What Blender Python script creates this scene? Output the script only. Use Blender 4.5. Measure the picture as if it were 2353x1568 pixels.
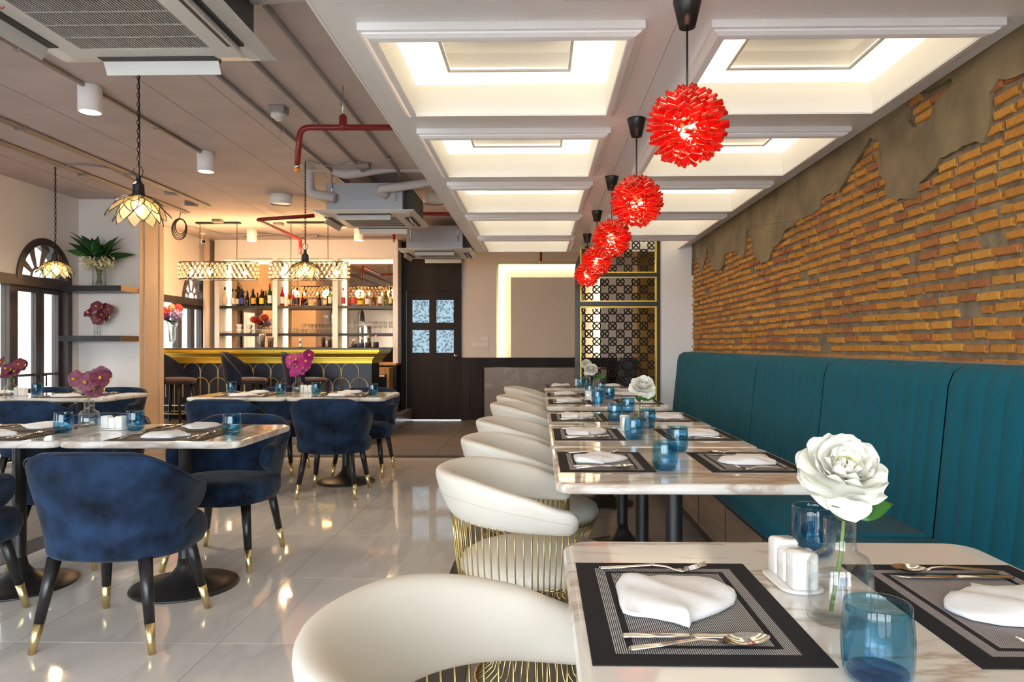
import bpy, bmesh, math, random
from mathutils import Vector, Matrix
R = math.radians; PI = math.pi
for o in list(bpy.data.objects): bpy.data.objects.remove(o, do_unlink=True)
S = bpy.context.scene
C = S.collection
# ------------------------------------------------------------------ camera
F = 1640.0; H = 1.17; YAW = R(1.1); VX, VY = 1239.0, 795.0
CXS = VX - F*math.tan(YAW)
cd = bpy.data.cameras.new('camera'); cam = bpy.data.objects.new('camera', cd); C.objects.link(cam)
cam.location = (0, 0, H); cam.rotation_euler = (PI/2, 0, YAW)
cd.sensor_width = 36; cd.lens = F*36/2353
cd.shift_x = -(CXS-1176.5)/2353; cd.shift_y = (VY-784)/2353
cd.clip_start = 0.02; cd.clip_end = 200
S.camera = cam
def P(px, py, Y):
    u = (px-CXS)/F; v = -(py-VY)/F
    dx = -math.sin(YAW)+u*math.cos(YAW); dy = math.cos(YAW)+u*math.sin(YAW)
    t = Y/dy
    return Vector((dx*t, Y, H+v*t))
def PX(px, X):                                   # depth of a pixel column on a wall at constant X
    u = (px-CXS)/F
    dx = -math.sin(YAW)+u*math.cos(YAW); dy = math.cos(YAW)+u*math.sin(YAW)
    return X*dy/dx
def PZ(px, py, Z):                               # point on a horizontal plane
    u = (px-CXS)/F; v = -(py-VY)/F
    dx = -math.sin(YAW)+u*math.cos(YAW); dy = math.cos(YAW)+u*math.sin(YAW)
    t = (Z-H)/v
    return Vector((dx*t, dy*t, Z))
# ------------------------------------------------------------------ world, exposure
W = bpy.data.worlds.new('daylight'); S.world = W; W.use_nodes = True
bgn = W.node_tree.nodes['Background']; bgn.inputs[0].default_value = (0.90, 0.94, 1.0, 1); bgn.inputs[1].default_value = 13.5
S.cycles.transparent_max_bounces = 32
S.view_settings.view_transform = 'Standard'; S.view_settings.look = 'None'
S.view_settings.gamma = 1.0; S.view_settings.use_curve_mapping = False; S.view_settings.exposure = 0.55
def portal(loc, rot, sx, sy):
    l = bpy.data.lights.new('window_portal', 'AREA'); l.shape = 'RECTANGLE'; l.size = sx; l.size_y = sy
    l.cycles.is_portal = True
    o = bpy.data.objects.new('window_portal', l); o.location = loc; o.rotation_euler = rot; C.objects.link(o)
def point(name, loc, watt, col, rad, parent=None):
    l = bpy.data.lights.new(name, 'POINT'); l.energy = watt; l.color = col; l.shadow_soft_size = rad
    o = bpy.data.objects.new(name, l); o.location = loc; C.objects.link(o)
    if parent: o.parent = parent
    return o
def spot(name, loc, watt, col, ang=110, rad=.04):
    l = bpy.data.lights.new(name, 'SPOT'); l.energy = watt; l.color = col; l.shadow_soft_size = rad
    l.spot_size = R(ang); l.spot_blend = .6
    o = bpy.data.objects.new(name, l); o.location = loc; C.objects.link(o); return o
# key dimensions (metres)
CEIL = 2.80; XL = -5.12; XR = 1.72; YB = 11.25; YF = -2.6
ZS = 2.29; SX0 = -0.746; SY1 = 8.5               # dropped soffit
# ------------------------------------------------------------------ materials
M = {}
def mat(name, col, rough=.5, metal=0, var=0, vscale=5, bump=0, bscale=40, emit=None, estr=0, sheen=0, coat=0, spec=.5, detail=3, col2=None, stretch=None, trans=0):
    m = bpy.data.materials.new(name); m.use_nodes = True; nt = m.node_tree; b = nt.nodes['Principled BSDF']
    b.inputs['Base Color'].default_value = (*col, 1); b.inputs['Roughness'].default_value = rough; b.inputs['Metallic'].default_value = metal
    b.inputs['Specular IOR Level'].default_value = spec
    if sheen: b.inputs['Sheen Weight'].default_value = sheen; b.inputs['Sheen Roughness'].default_value = .4
    if coat: b.inputs['Coat Weight'].default_value = coat; b.inputs['Coat Roughness'].default_value = .05
    if trans: b.inputs['Transmission Weight'].default_value = trans
    if emit: b.inputs['Emission Color'].default_value = (*emit, 1); b.inputs['Emission Strength'].default_value = estr
    vec = None
    if var or bump:
        tc = nt.nodes.new('ShaderNodeTexCoord'); mp = nt.nodes.new('ShaderNodeMapping'); nt.links.new(tc.outputs['Object'], mp.inputs[0])
        if stretch: mp.inputs['Scale'].default_value = stretch
        vec = mp.outputs[0]
    if var:
        n = nt.nodes.new('ShaderNodeTexNoise'); n.inputs['Scale'].default_value = vscale; n.inputs['Detail'].default_value = detail; nt.links.new(vec, n.inputs['Vector'])
        r = nt.nodes.new('ShaderNodeValToRGB'); nt.links.new(n.outputs[0], r.inputs[0]); r.color_ramp.elements[0].position = .3; r.color_ramp.elements[1].position = .7
        a = [max(0, c*(1-var)) for c in col]; z = col2 if col2 else [min(1, c*(1+var)) for c in col]
        r.color_ramp.elements[0].color = (*a, 1); r.color_ramp.elements[1].color = (*z, 1)
        nt.links.new(r.outputs[0], b.inputs['Base Color'])
    if bump:
        n2 = nt.nodes.new('ShaderNodeTexNoise'); n2.inputs['Scale'].default_value = bscale; n2.inputs['Detail'].default_value = 4; nt.links.new(vec, n2.inputs['Vector'])
        bp = nt.nodes.new('ShaderNodeBump'); bp.inputs['Strength'].default_value = bump; bp.inputs['Distance'].default_value = .01
        nt.links.new(n2.outputs[0], bp.inputs['Height']); nt.links.new(bp.outputs[0], b.inputs['Normal'])
    M[name] = m; return m
def emat(name, col, st):
    m = bpy.data.materials.new(name); m.use_nodes = True; nt = m.node_tree; nt.nodes.clear()
    e = nt.nodes.new('ShaderNodeEmission'); e.inputs[0].default_value = (*col, 1); e.inputs[1].default_value = st
    o = nt.nodes.new('ShaderNodeOutputMaterial'); nt.links.new(e.outputs[0], o.inputs[0]); M[name] = m; return m
def gmat(name, tint, gl=.12, rough=.03, translucent=0, tcol=None, bump=0, bscale=60, wave=False):
    # thin glass: tinted clear body with a fresnel gloss (and, for shell or frosted glass, a translucent share)
    m = bpy.data.materials.new(name); m.use_nodes = True; nt = m.node_tree; nt.nodes.clear()
    o = nt.nodes.new('ShaderNodeOutputMaterial'); t = nt.nodes.new('ShaderNodeBsdfTransparent'); t.inputs[0].default_value = (*tint, 1)
    g = nt.nodes.new('ShaderNodeBsdfGlossy'); g.inputs['Roughness'].default_value = rough
    lw = nt.nodes.new('ShaderNodeLayerWeight'); lw.inputs[0].default_value = .45
    pw = nt.nodes.new('ShaderNodeMath'); pw.operation = 'POWER'; pw.inputs[1].default_value = 2.6; nt.links.new(lw.outputs['Facing'], pw.inputs[0])
    mr = nt.nodes.new('ShaderNodeMapRange'); mr.inputs[3].default_value = gl*.35; mr.inputs[4].default_value = min(.75, gl*6); nt.links.new(pw.outputs[0], mr.inputs[0])
    base = t
    if translucent:
        tl = nt.nodes.new('ShaderNodeBsdfTranslucent'); tl.inputs[0].default_value = (*(tcol or tint), 1)
        df = nt.nodes.new('ShaderNodeBsdfDiffuse'); df.inputs[0].default_value = (*(tcol or tint), 1)
        m2 = nt.nodes.new('ShaderNodeMixShader'); m2.inputs[0].default_value = .4; nt.links.new(tl.outputs[0], m2.inputs[1]); nt.links.new(df.outputs[0], m2.inputs[2])
        mx0 = nt.nodes.new('ShaderNodeMixShader'); mx0.inputs[0].default_value = translucent
        nt.links.new(t.outputs[0], mx0.inputs[1]); nt.links.new(m2.outputs[0], mx0.inputs[2]); base = mx0
    mx = nt.nodes.new('ShaderNodeMixShader'); nt.links.new(mr.outputs[0], mx.inputs[0]); nt.links.new(base.outputs[0], mx.inputs[1]); nt.links.new(g.outputs[0], mx.inputs[2])
    if bump:
        tc = nt.nodes.new('ShaderNodeTexCoord'); n = nt.nodes.new('ShaderNodeTexVoronoi'); n.inputs['Scale'].default_value = bscale
        nt.links.new(tc.outputs['Object'], n.inputs['Vector']); bp = nt.nodes.new('ShaderNodeBump'); bp.inputs['Strength'].default_value = bump
        nt.links.new(n.outputs[0], bp.inputs['Height']); nt.links.new(bp.outputs[0], g.inputs['Normal'])
        r = nt.nodes.new('ShaderNodeValToRGB'); r.color_ramp.elements[0].color = (*[c*.3 for c in tint], 1); r.color_ramp.elements[1].color = (*tint, 1)
        r.color_ramp.elements[0].position = .1; r.color_ramp.elements[1].position = .6
        nt.links.new(n.outputs[0], r.inputs[0]); nt.links.new(r.outputs[0], t.inputs[0])
    nt.links.new(mx.outputs[0], o.inputs[0]); M[name] = m; return m
def marble(name, base, vein, scale=2.2, rough=.06, stretch=(1, .35, 1), rot=25, amt=.6, coat=.3):
    m = mat(name, base, rough, coat=coat); nt = m.node_tree; b = nt.nodes['Principled BSDF']
    tc = nt.nodes.new('ShaderNodeTexCoord'); oi = nt.nodes.new('ShaderNodeObjectInfo')
    mu = nt.nodes.new('ShaderNodeVectorMath'); mu.operation = 'SCALE'; mu.inputs[0].default_value = (17, 11, 5); nt.links.new(oi.outputs['Random'], mu.inputs['Scale'])
    ad = nt.nodes.new('ShaderNodeVectorMath'); ad.operation = 'ADD'; nt.links.new(tc.outputs['Object'], ad.inputs[0]); nt.links.new(mu.outputs[0], ad.inputs[1])
    mp = nt.nodes.new('ShaderNodeMapping'); mp.inputs['Scale'].default_value = stretch; mp.inputs['Rotation'].default_value = (0, 0, R(rot)); nt.links.new(ad.outputs[0], mp.inputs[0])
    n = nt.nodes.new('ShaderNodeTexNoise'); n.inputs['Scale'].default_value = scale; n.inputs['Detail'].default_value = 8; n.inputs['Roughness'].default_value = .6; n.inputs['Distortion'].default_value = .8
    nt.links.new(mp.outputs[0], n.inputs['Vector'])
    r = nt.nodes.new('ShaderNodeValToRGB'); e = r.color_ramp.elements
    e[0].position = .3; e[0].color = (*base, 1); e[1].position = .75; e[1].color = (*base, 1)
    k = e.new(.46); k.color = (*base, 1); k = e.new(.515); k.color = (*[base[i]*(1-amt)+vein[i]*amt for i in range(3)], 1); k = e.new(.56); k.color = (*[base[i]*.85+vein[i]*.15 for i in range(3)], 1)
    nt.links.new(n.outputs[0], r.inputs[0]); nt.links.new(r.outputs[0], b.inputs['Base Color']); return m
mat('wall_white', (.80, .77, .75), .75, bump=.03, bscale=220)
mat('wall_beige', (.74, .66, .58), .8, bump=.03, bscale=220)
mat('panel_beige', (.68, .58, .46), .85, bump=.06, bscale=400)
mat('ceiling_paint', (.54, .465, .455), .8, var=.07, vscale=3, bump=.04, bscale=30)
mat('conduit_paint', (.30, .27, .26), .55)
mat('soffit_white', (.88, .855, .845), .4)
mat('coffer_white', (.86, .84, .80), .45)
mat('gold_line', (.55, .42, .18), .35, 1)
mat('dark_wood', (.022, .016, .014), .6, spec=.25, var=.3, vscale=6, stretch=(1, 1, .15))
mat('black_wood', (.012, .011, .012), .35)
mat('black_metal', (.013, .013, .014), .38)
mat('black_plastic', (.014, .014, .015), .3)
mat('brass', (.62, .47, .20), .28, 1)
mat('brass_bright', (.74, .60, .30), .32, 1)
mat('gold_paint', (.72, .50, .06), .34, .75)
mat('steel', (.72, .70, .68), .12, 1)
mat('cutlery', (.80, .76, .70), .1, 1)
mat('velvet', (.007, .013, .031), .85, var=.6, vscale=9, col2=(.016, .042, .100), sheen=.12, detail=7, spec=.2, bump=.25, bscale=22)
mat('velvet_dark', (.014, .021, .042), .85, var=.4, vscale=6, sheen=.15, spec=.2)
mat('stool_seat', (.045, .026, .026), .8, sheen=.3, var=.3)
mat('white_leather', (.74, .70, .62), .5, bump=.05, bscale=60)
mat('teal_fabric', (.003, .105, .155), .85, var=.2, vscale=300, sheen=.05, bump=.12, bscale=700, spec=.2)
mat('bench_wood', (.30, .21, .15), .45, var=.3, vscale=4, stretch=(1, .4, 3))
mat('napkin', (.82, .81, .82), .9, bump=.05, bscale=150)
mat('porcelain', (.88, .86, .83), .15, coat=.5)
mat('navy_panel', (.022, .030, .055), .35, var=.2, vscale=2)
mat('stone_top', (.10, .085, .075), .3)
mat('ac_white', (.70, .69, .66), .4)
mat('ac_grille', (.42, .41, .40), .5)
mat('ac_steel', (.36, .37, .39), .4, .6)
mat('ac_dark', (.05, .05, .05), .6)
mat('pipe_wrap', (.55, .52, .52), .7, bump=.2, bscale=60)
mat('red_pipe', (.24, .015, .012), .35)
mat('orange_head', (.9, .25, .03), .3, emit=(.9, .2, .02), estr=0)
mat('grey_cable', (.30, .28, .28), .6)
mat('leaf', (.035, .14, .02), .4, var=.35, vscale=9)
mat('leaf_dark', (.012, .075, .014), .4, var=.4, vscale=12)
mat('stem', (.16, .22, .06), .5)
mat('peony', (.80, .79, .70), .7, var=.04)
mat('peony_heart', (.75, .68, .14), .6)
mat('orchid', (.13, .013, .040), .55, var=.5, vscale=70, col2=(.22, .035, .070))
mat('orchid_bright', (.35, .01, .16), .5, var=.35, vscale=60)
mat('orchid_heart', (.80, .45, .03), .5)
mat('cream_flower', (.82, .76, .48), .7)
mat('red_flower', (.62, .05, .05), .6, var=.3, vscale=60)
mat('peach_flower', (.80, .40, .20), .6)
mat('hydrangea', (.22, .20, .52), .6, var=.4, vscale=70, col2=(.42, .32, .62))
mat('purple_flower', (.10, .01, .16), .6)
mat('grout', (.20, .19, .18), .8)
mat('mortar', (.215, .17, .11), .95, var=.35, vscale=14, bump=.7, bscale=70)
mat('plaster', (.20, .148, .078), .6, var=.35, vscale=5, bump=.35, bscale=18, detail=8)
mat('dark_strip', (.075, .068, .070), .25, var=.15)
mat('facade', (.72, .70, .62), .8, var=.05)
mat('facade_dark', (.20, .20, .20), .5)
mat('asphalt', (.30, .29, .28), .9)
mat('fan_plate', (.32, .26, .25), .6)
mat('frame_dark', (.045, .033, .032), .4)
mat('mirror', (.62, .47, .33), .02, 1)
mat('shelf_black', (.014, .014, .020), .35)
mat('bronze', (.16, .09, .035), .4, .5)
mat('lit_pier_taupe_pipe', (.72, .58, .44), .6)  # on the pier this tone holds warm bar light; riser pipe shares it
mat('label_white', (.80, .77, .70), .6)
mat('label_cream', (.72, .60, .40), .6)
mat('label_red', (.55, .05, .04), .5)
mat('label_orange', (.80, .33, .03), .5)
mat('label_yellow', (.85, .60, .03), .5)
mat('label_black', (.02, .02, .02), .5)
mat('label_blue', (.03, .06, .35), .5)
mat('timber', (.45, .25, .09), .5, var=.25, vscale=5, stretch=(4, 4, .4))
mat('gold_column', (.40, .24, .06), .4, .3)
mat('switch_white', (.80, .74, .66), .4)
mat('tea_leaves', (.05, .03, .02), .9)
mat('navy_cloth', (.02, .03, .12), .8)
marble('marble_floor', (.74, .70, .66), (.40, .38, .37), scale=1.6, rough=.045, stretch=(1.1, .28, 1), rot=-38, amt=.34, coat=.0)
marble('marble_table', (.80, .76, .71), (.42, .30, .20), scale=3.2, rough=.06, stretch=(.38, 1.5, 1), rot=12, amt=.75)
marble('marble_brown', (.20, .15, .10), (.36, .30, .23), scale=2.2, rough=.4, stretch=(1, 1, 1), amt=.45, coat=0)
mat('floor_brown', (.25, .22, .20), .24, var=.10, vscale=2.5, stretch=(.5, 3, 1), detail=6)
gmat('blue_glass', (.60, .83, .94), .11)
gmat('blue_base', (.26, .62, .86), .10)
gmat('clear_glass', (.985, .992, .992), .10)
gmat('water', (.97, .98, .98), .05)
gmat('window_glass', (.90, .92, .92), .05)
gmat('pattern_glass', (.19, .225, .24), .04, rough=.3, translucent=.25, tcol=(.18, .22, .24), bump=.6, bscale=26)
gmat('petal_shell', (.88, .80, .66), .05, rough=.2, translucent=.16, tcol=(.80, .70, .50))
gmat('red_shell', (.95, .06, .03), .07, rough=.15, translucent=.78, tcol=(.86, .016, .014))
gmat('crystal', (.97, .90, .78), .25, rough=.02, translucent=.4, tcol=(.95, .85, .68))
for nm, t in (('green', (.10, .42, .08)), ('dkgreen', (.10, .16, .05)), ('amber', (.80, .45, .10)), ('clear', (.90, .92, .88)), ('blue', (.06, .08, .45)), ('brown', (.10, .045, .02)), ('red', (.70, .05, .03)), ('yellow', (.75, .62, .12)), ('lime', (.55, .62, .10))):
    gmat('bottle_'+nm, t, .15)
emat('coffer_light', (1.0, .85, .60), 1.2); emat('cove_strip', (1.0, .85, .60), 1.5)
emat('led_strip', (1.0, .80, .48), 3.8)
emat('led_recess', (1.0, .80, .50), 7.0)
emat('bulb_warm', (1.0, .72, .36), 13)
emat('bulb_red', (1.0, .72, .50), 26)
emat('can_lens', (1.0, .86, .66), 9)
# brick: colour by random per brick, speckle by noise
m = mat('brick', (.5, .2, .05), .9, bump=.5, bscale=90); nt = m.node_tree; b = nt.nodes['Principled BSDF']
gi = nt.nodes.new('ShaderNodeNewGeometry'); oi = nt.nodes.new('ShaderNodeObjectInfo'); ad = nt.nodes.new('ShaderNodeMath'); ad.operation = 'ADD'
nt.links.new(gi.outputs['Random Per Island'], ad.inputs[0]); nt.links.new(oi.outputs['Random'], ad.inputs[1])
fr = nt.nodes.new('ShaderNodeMath'); fr.operation = 'FRACT'; nt.links.new(ad.outputs[0], fr.inputs[0])
r = nt.nodes.new('ShaderNodeValToRGB'); e = r.color_ramp.elements
e[0].color = (.40, .14, .05, 1); e[1].color = (.66, .32, .055, 1); e[1].position = 1; k = e.new(.3); k.color = (.55, .235, .036, 1); k = e.new(.7); k.color = (.62, .27, .040, 1); k = e.new(.08); k.color = (.42, .155, .045, 1)
nt.links.new(fr.outputs[0], r.inputs[0])
tc = nt.nodes.new('ShaderNodeTexCoord'); n = nt.nodes.new('ShaderNodeTexNoise'); n.inputs['Scale'].default_value = 60; n.inputs['Detail'].default_value = 5; nt.links.new(tc.outputs['Object'], n.inputs['Vector'])
mx = nt.nodes.new('ShaderNodeMix'); mx.data_type = 'RGBA'; mx.blend_type = 'MULTIPLY'; mx.inputs[0].default_value = .8
r2 = nt.nodes.new('ShaderNodeValToRGB'); r2.color_ramp.elements[0].color = (.45, .42, .40, 1); r2.color_ramp.elements[1].color = (1.15, 1.15, 1.1, 1); r2.color_ramp.elements[0].position = .3; r2.color_ramp.elements[1].position = .6
nt.links.new(n.outputs[0], r2.inputs[0]); nt.links.new(r.outputs[0], mx.inputs[6]); nt.links.new(r2.outputs[0], mx.inputs[7]); nt.links.new(mx.outputs[2], b.inputs['Base Color'])
# woven placemat: plain dark border, striped band, dark line, striped field (stripes run along local y)
def matt(name, dark, light):
    m = mat(name, dark, .75, spec=.15); nt = m.node_tree; b = nt.nodes['Principled BSDF']
    tc = nt.nodes.new('ShaderNodeTexCoord'); sp = nt.nodes.new('ShaderNodeSeparateXYZ'); nt.links.new(tc.outputs['Object'], sp.inputs[0])
    def mth(op, a, bb=None):
        q = nt.nodes.new('ShaderNodeMath'); q.operation = op
        for i, v in enumerate((a, bb)):
            if v is None: continue
            if isinstance(v, (int, float)): q.inputs[i].default_value = v
            else: nt.links.new(v, q.inputs[i])
        return q.outputs[0]
    ax = mth('ABSOLUTE', sp.outputs[0]); ay = mth('ABSOLUTE', sp.outputs[1])
    dx = mth('SUBTRACT', .16, ax); dy = mth('SUBTRACT', .22, ay); d = mth('MINIMUM', dx, dy)
    band = mth('MULTIPLY', mth('GREATER_THAN', d, .034), mth('LESS_THAN', d, .052)); field = mth('GREATER_THAN', d, .062)
    on = mth('MAXIMUM', band, field)
    st = mth('GREATER_THAN', mth('FRACT', mth('MULTIPLY', sp.outputs[0], 330)), .5)
    f = mth('MULTIPLY', on, st)
    mx = nt.nodes.new('ShaderNodeMix'); mx.data_type = 'RGBA'; mx.inputs[6].default_value = (*dark, 1); mx.inputs[7].default_value = (*light, 1)
    nt.links.new(f, mx.inputs[0]); nt.links.new(mx.outputs[2], b.inputs['Base Color'])
matt('placemat_weave', (.020, .020, .024), (.52, .50, .50))
matt('placemat_grey', (.035, .028, .024), (.36, .32, .29))
# ------------------------------------------------------------------ mesh helpers
class MB:
    def __init__(s): s.v = []; s.f = []; s.m = []; s.s = []
    def add(s, vs, fs, mi=0, sm=False):
        o = len(s.v); s.v += [tuple(v) for v in vs]
        for f in fs: s.f.append([i+o for i in f]); s.m.append(mi); s.s.append(sm)
        return s
    def box(s, x0, x1, y0, y1, z0, z1, mi=0):
        v = [(x0, y0, z0), (x1, y0, z0), (x1, y1, z0), (x0, y1, z0), (x0, y0, z1), (x1, y0, z1), (x1, y1, z1), (x0, y1, z1)]
        return s.add(v, [(0, 3, 2, 1), (4, 5, 6, 7), (0, 1, 5, 4), (1, 2, 6, 5), (2, 3, 7, 6), (3, 0, 4, 7)], mi)
    def tube(s, pts, r, n=8, mi=0, closed=False, caps=True, sm=True):
        pts = [Vector(p) for p in pts]; k = len(pts); rr = r if isinstance(r, (list, tuple)) else [r]*k
        tang = []
        for i in range(k):
            a = pts[(i-1) % k] if (closed or i > 0) else pts[i]; c = pts[(i+1) % k] if (closed or i < k-1) else pts[i]
            t = (c-a); tang.append(t.normalized() if t.length > 1e-9 else Vector((0, 0, 1)))
        up = Vector((0, 0, 1)) if abs(tang[0].z) < .9 else Vector((1, 0, 0))
        nrm = (up-tang[0]*up.dot(tang[0])).normalized(); vs = []
        for i in range(k):
            nrm = nrm-tang[i]*nrm.dot(tang[i]); nrm = nrm.normalized() if nrm.length > 1e-6 else tang[i].orthogonal().normalized()
            bi = tang[i].cross(nrm)
            for j in range(n):
                a = 2*PI*j/n; vs.append(pts[i]+(nrm*math.cos(a)+bi*math.sin(a))*rr[i])
        fs = []
        for i in range(k if closed else k-1):
            for j in range(n): fs.append((i*n+j, i*n+(j+1) % n, ((i+1) % k)*n+(j+1) % n, ((i+1) % k)*n+j))
        s.add(vs, fs, mi, sm)
        if caps and not closed:
            o = len(s.v)-len(vs); s.f.append([o+j for j in range(n)][::-1]); s.m.append(mi); s.s.append(False)
            s.f.append([o+(k-1)*n+j for j in range(n)]); s.m.append(mi); s.s.append(False)
        return s
    def lathe(s, prof, n=20, c=(0, 0, 0), mi=0, sm=True, cap=True):
        vs = []; k = len(prof)
        for (r, z) in prof:
            for j in range(n): a = 2*PI*j/n; vs.append((c[0]+r*math.cos(a), c[1]+r*math.sin(a), c[2]+z))
        fs = [(i*n+j, i*n+(j+1) % n, (i+1)*n+(j+1) % n, (i+1)*n+j) for i in range(k-1) for j in range(n)]
        s.add(vs, fs, mi, sm)
        if cap:
            o = len(s.v)-len(vs)
            if prof[0][0] > 1e-4: s.f.append([o+j for j in range(n)][::-1]); s.m.append(mi); s.s.append(False)
            if prof[-1][0] > 1e-4: s.f.append([o+(k-1)*n+j for j in range(n)]); s.m.append(mi); s.s.append(False)
        return s
    def rings(s, rg, mi=0, sm=True, cap=True):            # stack of equal-length closed loops
        n = len(rg[0]); vs = [p for r in rg for p in r]
        fs = [(i*n+j, i*n+(j+1) % n, (i+1)*n+(j+1) % n, (i+1)*n+j) for i in range(len(rg)-1) for j in range(n)]
        s.add(vs, fs, mi, sm)
        if cap:
            o = len(s.v)-len(vs); s.f.append([o+j for j in range(n)][::-1]); s.m.append(mi); s.s.append(sm)
            s.f.append([o+(len(rg)-1)*n+j for j in range(n)]); s.m.append(mi); s.s.append(sm)
        return s
    def grid(s, fn, nu, nv, mi=0, sm=True):
        vs = [fn(i/nu, j/nv) for j in range(nv+1) for i in range(nu+1)]
        return s.add(vs, [(j*(nu+1)+i, j*(nu+1)+i+1, (j+1)*(nu+1)+i+1, (j+1)*(nu+1)+i) for j in range(nv) for i in range(nu)], mi, sm)
    def xform(s, M4, start=0):
        for i in range(start, len(s.v)): s.v[i] = tuple(M4 @ Vector(s.v[i]))
        return s
    def mesh(s, name, mats):
        me = bpy.data.meshes.new(name); me.from_pydata(s.v, [], s.f)
        for q in (mats if isinstance(mats, (list, tuple)) else [mats]): me.materials.append(M[q])
        me.polygons.foreach_set('material_index', s.m); me.polygons.foreach_set('use_smooth', s.s); me.update(); return me
    def build(s, name, mats, parent=None, loc=None, rz=0, bevel=None, subsurf=0, solid=None):
        return link(name, s.mesh(name, mats), parent, loc, rz, bevel, subsurf, solid)
def link(name, me, parent=None, loc=None, rz=0, bevel=None, subsurf=0, solid=None):
    o = bpy.data.objects.new(name, me); C.objects.link(o)
    if parent: o.parent = parent
    if loc is not None: o.location = loc
    if rz: o.rotation_euler[2] = rz
    if solid:
        q = o.modifiers.new('thickness', 'SOLIDIFY'); q.thickness = solid; q.offset = 0
    if bevel:
        q = o.modifiers.new('bevel', 'BEVEL'); q.width = bevel; q.segments = 2; q.limit_method = 'ANGLE'
    if subsurf:
        q = o.modifiers.new('sub', 'SUBSURF'); q.levels = subsurf; q.render_levels = subsurf
    return o
def tag(o, label, cat, group=None):
    o['label'] = label; o['category'] = cat
    if group: o['group'] = group
    return o
def thing(name, label, cat, loc=(0, 0, 0), rz=0, group=None):
    o = bpy.data.objects.new(name, None); o.empty_display_size = .1; C.objects.link(o); o.location = loc; o.rotation_euler[2] = rz
    return tag(o, label, cat, group)
def struct(o, label=None):
    o['kind'] = 'structure'
    if label: o['label'] = label
    return o
def stuff(o): o['kind'] = 'stuff'; return o
def sempty(name, label=None):
    o = bpy.data.objects.new(name, None); C.objects.link(o); return struct(o, label)
KIDS = {}
def dup(root, loc, rz=0, label=None, group=None):
    def cp(o, par):
        c = o.copy(); C.objects.link(c); c.parent = par
        for ch in KIDS.get(o.name) or list(o.children): cp(ch, c)
        return c
    r = cp(root, None); r.location = loc; r.rotation_euler[2] = rz
    if label: r['label'] = label
    if group: r['group'] = group
    return r
def move(o, loc, rz=0, label=None, group=None):
    o.location = loc; o.rotation_euler[2] = rz
    if label: o['label'] = label
    if group: o['group'] = group
    return o
def B(name, m, x0, x1, y0, y1, z0, z1, parent=None, bevel=None):
    return MB().box(x0, x1, y0, y1, z0, z1).build(name, m, parent, bevel=bevel)
def fill2d(loops):
    # flat triangulation of an outer loop with holes -> (verts2d, faces)
    bm = bmesh.new(); es = []
    for lp in loops:
        vs = [bm.verts.new((p[0], p[1], 0)) for p in lp]
        for i in range(len(vs)): es.append(bm.edges.new((vs[i], vs[(i+1) % len(vs)])))
    bmesh.ops.triangle_fill(bm, edges=es, use_beauty=True, normal=(0, 0, 1)); bm.verts.index_update()
    v = [(q.co.x, q.co.y) for q in bm.verts]; f = [[w.index for w in t.verts] for t in bm.faces]; bm.free(); return v, f
def plate(mb, loops, conv, t0, t1, mi=0):
    # thick plate: 2-D loops, conv(u, v, t) -> xyz
    v, f = fill2d(loops); n = len(v)
    mb.add([conv(a, b, t0) for a, b in v]+[conv(a, b, t1) for a, b in v], [q for q in f]+[[i+n for i in q[::-1]] for q in f], mi)
    for lp in loops:
        k = len(lp); mb.add([conv(a, b, t0) for a, b in lp]+[conv(a, b, t1) for a, b in lp], [(i, (i+1) % k, k+(i+1) % k, k+i) for i in range(k)], mi)
    return mb
def smooth(a, b, x):
    t = max(0, min(1, (x-a)/(b-a))); return t*t*(3-2*t)
def rrect(x0, x1, y0, y1, r, n=4):
    o = []
    for cx, cy, a0 in ((x1-r, y1-r, 0), (x0+r, y1-r, 90), (x0+r, y0+r, 180), (x1-r, y0+r, 270)):
        for i in range(n+1): a = R(a0+90*i/n); o.append((cx+r*math.cos(a), cy+r*math.sin(a)))
    return o
# ================================================================== THE SETTING
rnd = random.Random(7)
# ---- floor: dark bed, marble field of large tiles, dark border strips, brown stone tiles around
fl = struct(B('floor', 'grout', XL-.2, XR+.3, YF-.2, YB+.3, -.12, -.006))
def tilemesh(w, l, m):
    return MB().box(0, w, 0, l, -.008, 0).mesh('tile', m)
tcache = {}
def tiles(m, x0, x1, y0, y1, w, l, oy=0, gap=.003):
    x = x0
    while x < x1-.02:
        xe = min(x+w, x1); y = y0
        if oy: y = y0-(l-oy)
        while y < y1-.02:
            a = max(y, y0); e2 = min(y+l, y1); k = (m, round(xe-x-gap, 3), round(e2-a-gap, 3))
            if k not in tcache:
                tcache[k] = tilemesh(k[1], k[2], m)
            link('tile', tcache[k], fl, (x+gap/2, a+gap/2, 0)); y += l
        x += w
MX0, MX1, MY1 = -2.86, -.46, 7.42
tiles('marble_floor', MX0, MX1, -1.22, MY1, .8, .8)
for (a, b2, c, d) in ((MX0-.2, MX0, -1.22, MY1+.17), (MX1, MX1+.2, -1.22, MY1+.17), (MX0, MX1, MY1, MY1+.17)):
    link('border_strip', MB().box(a+.0015, b2-.0015, c+.0015, d-.0015, -.008, 0).mesh('border_strip', 'dark_strip'), fl)
tiles('floor_brown', XL, MX0-.2, -1.22, MY1+.17, .8, .8)
tiles('floor_brown', MX1+.2, XR, -1.22, MY1+.17, .8, .8)
tiles('floor_brown', XL, XR, MY1+.17, YB, .8, .8)
tiles('floor_brown', XL, XR, YF, -1.22, .8, .8)
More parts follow.
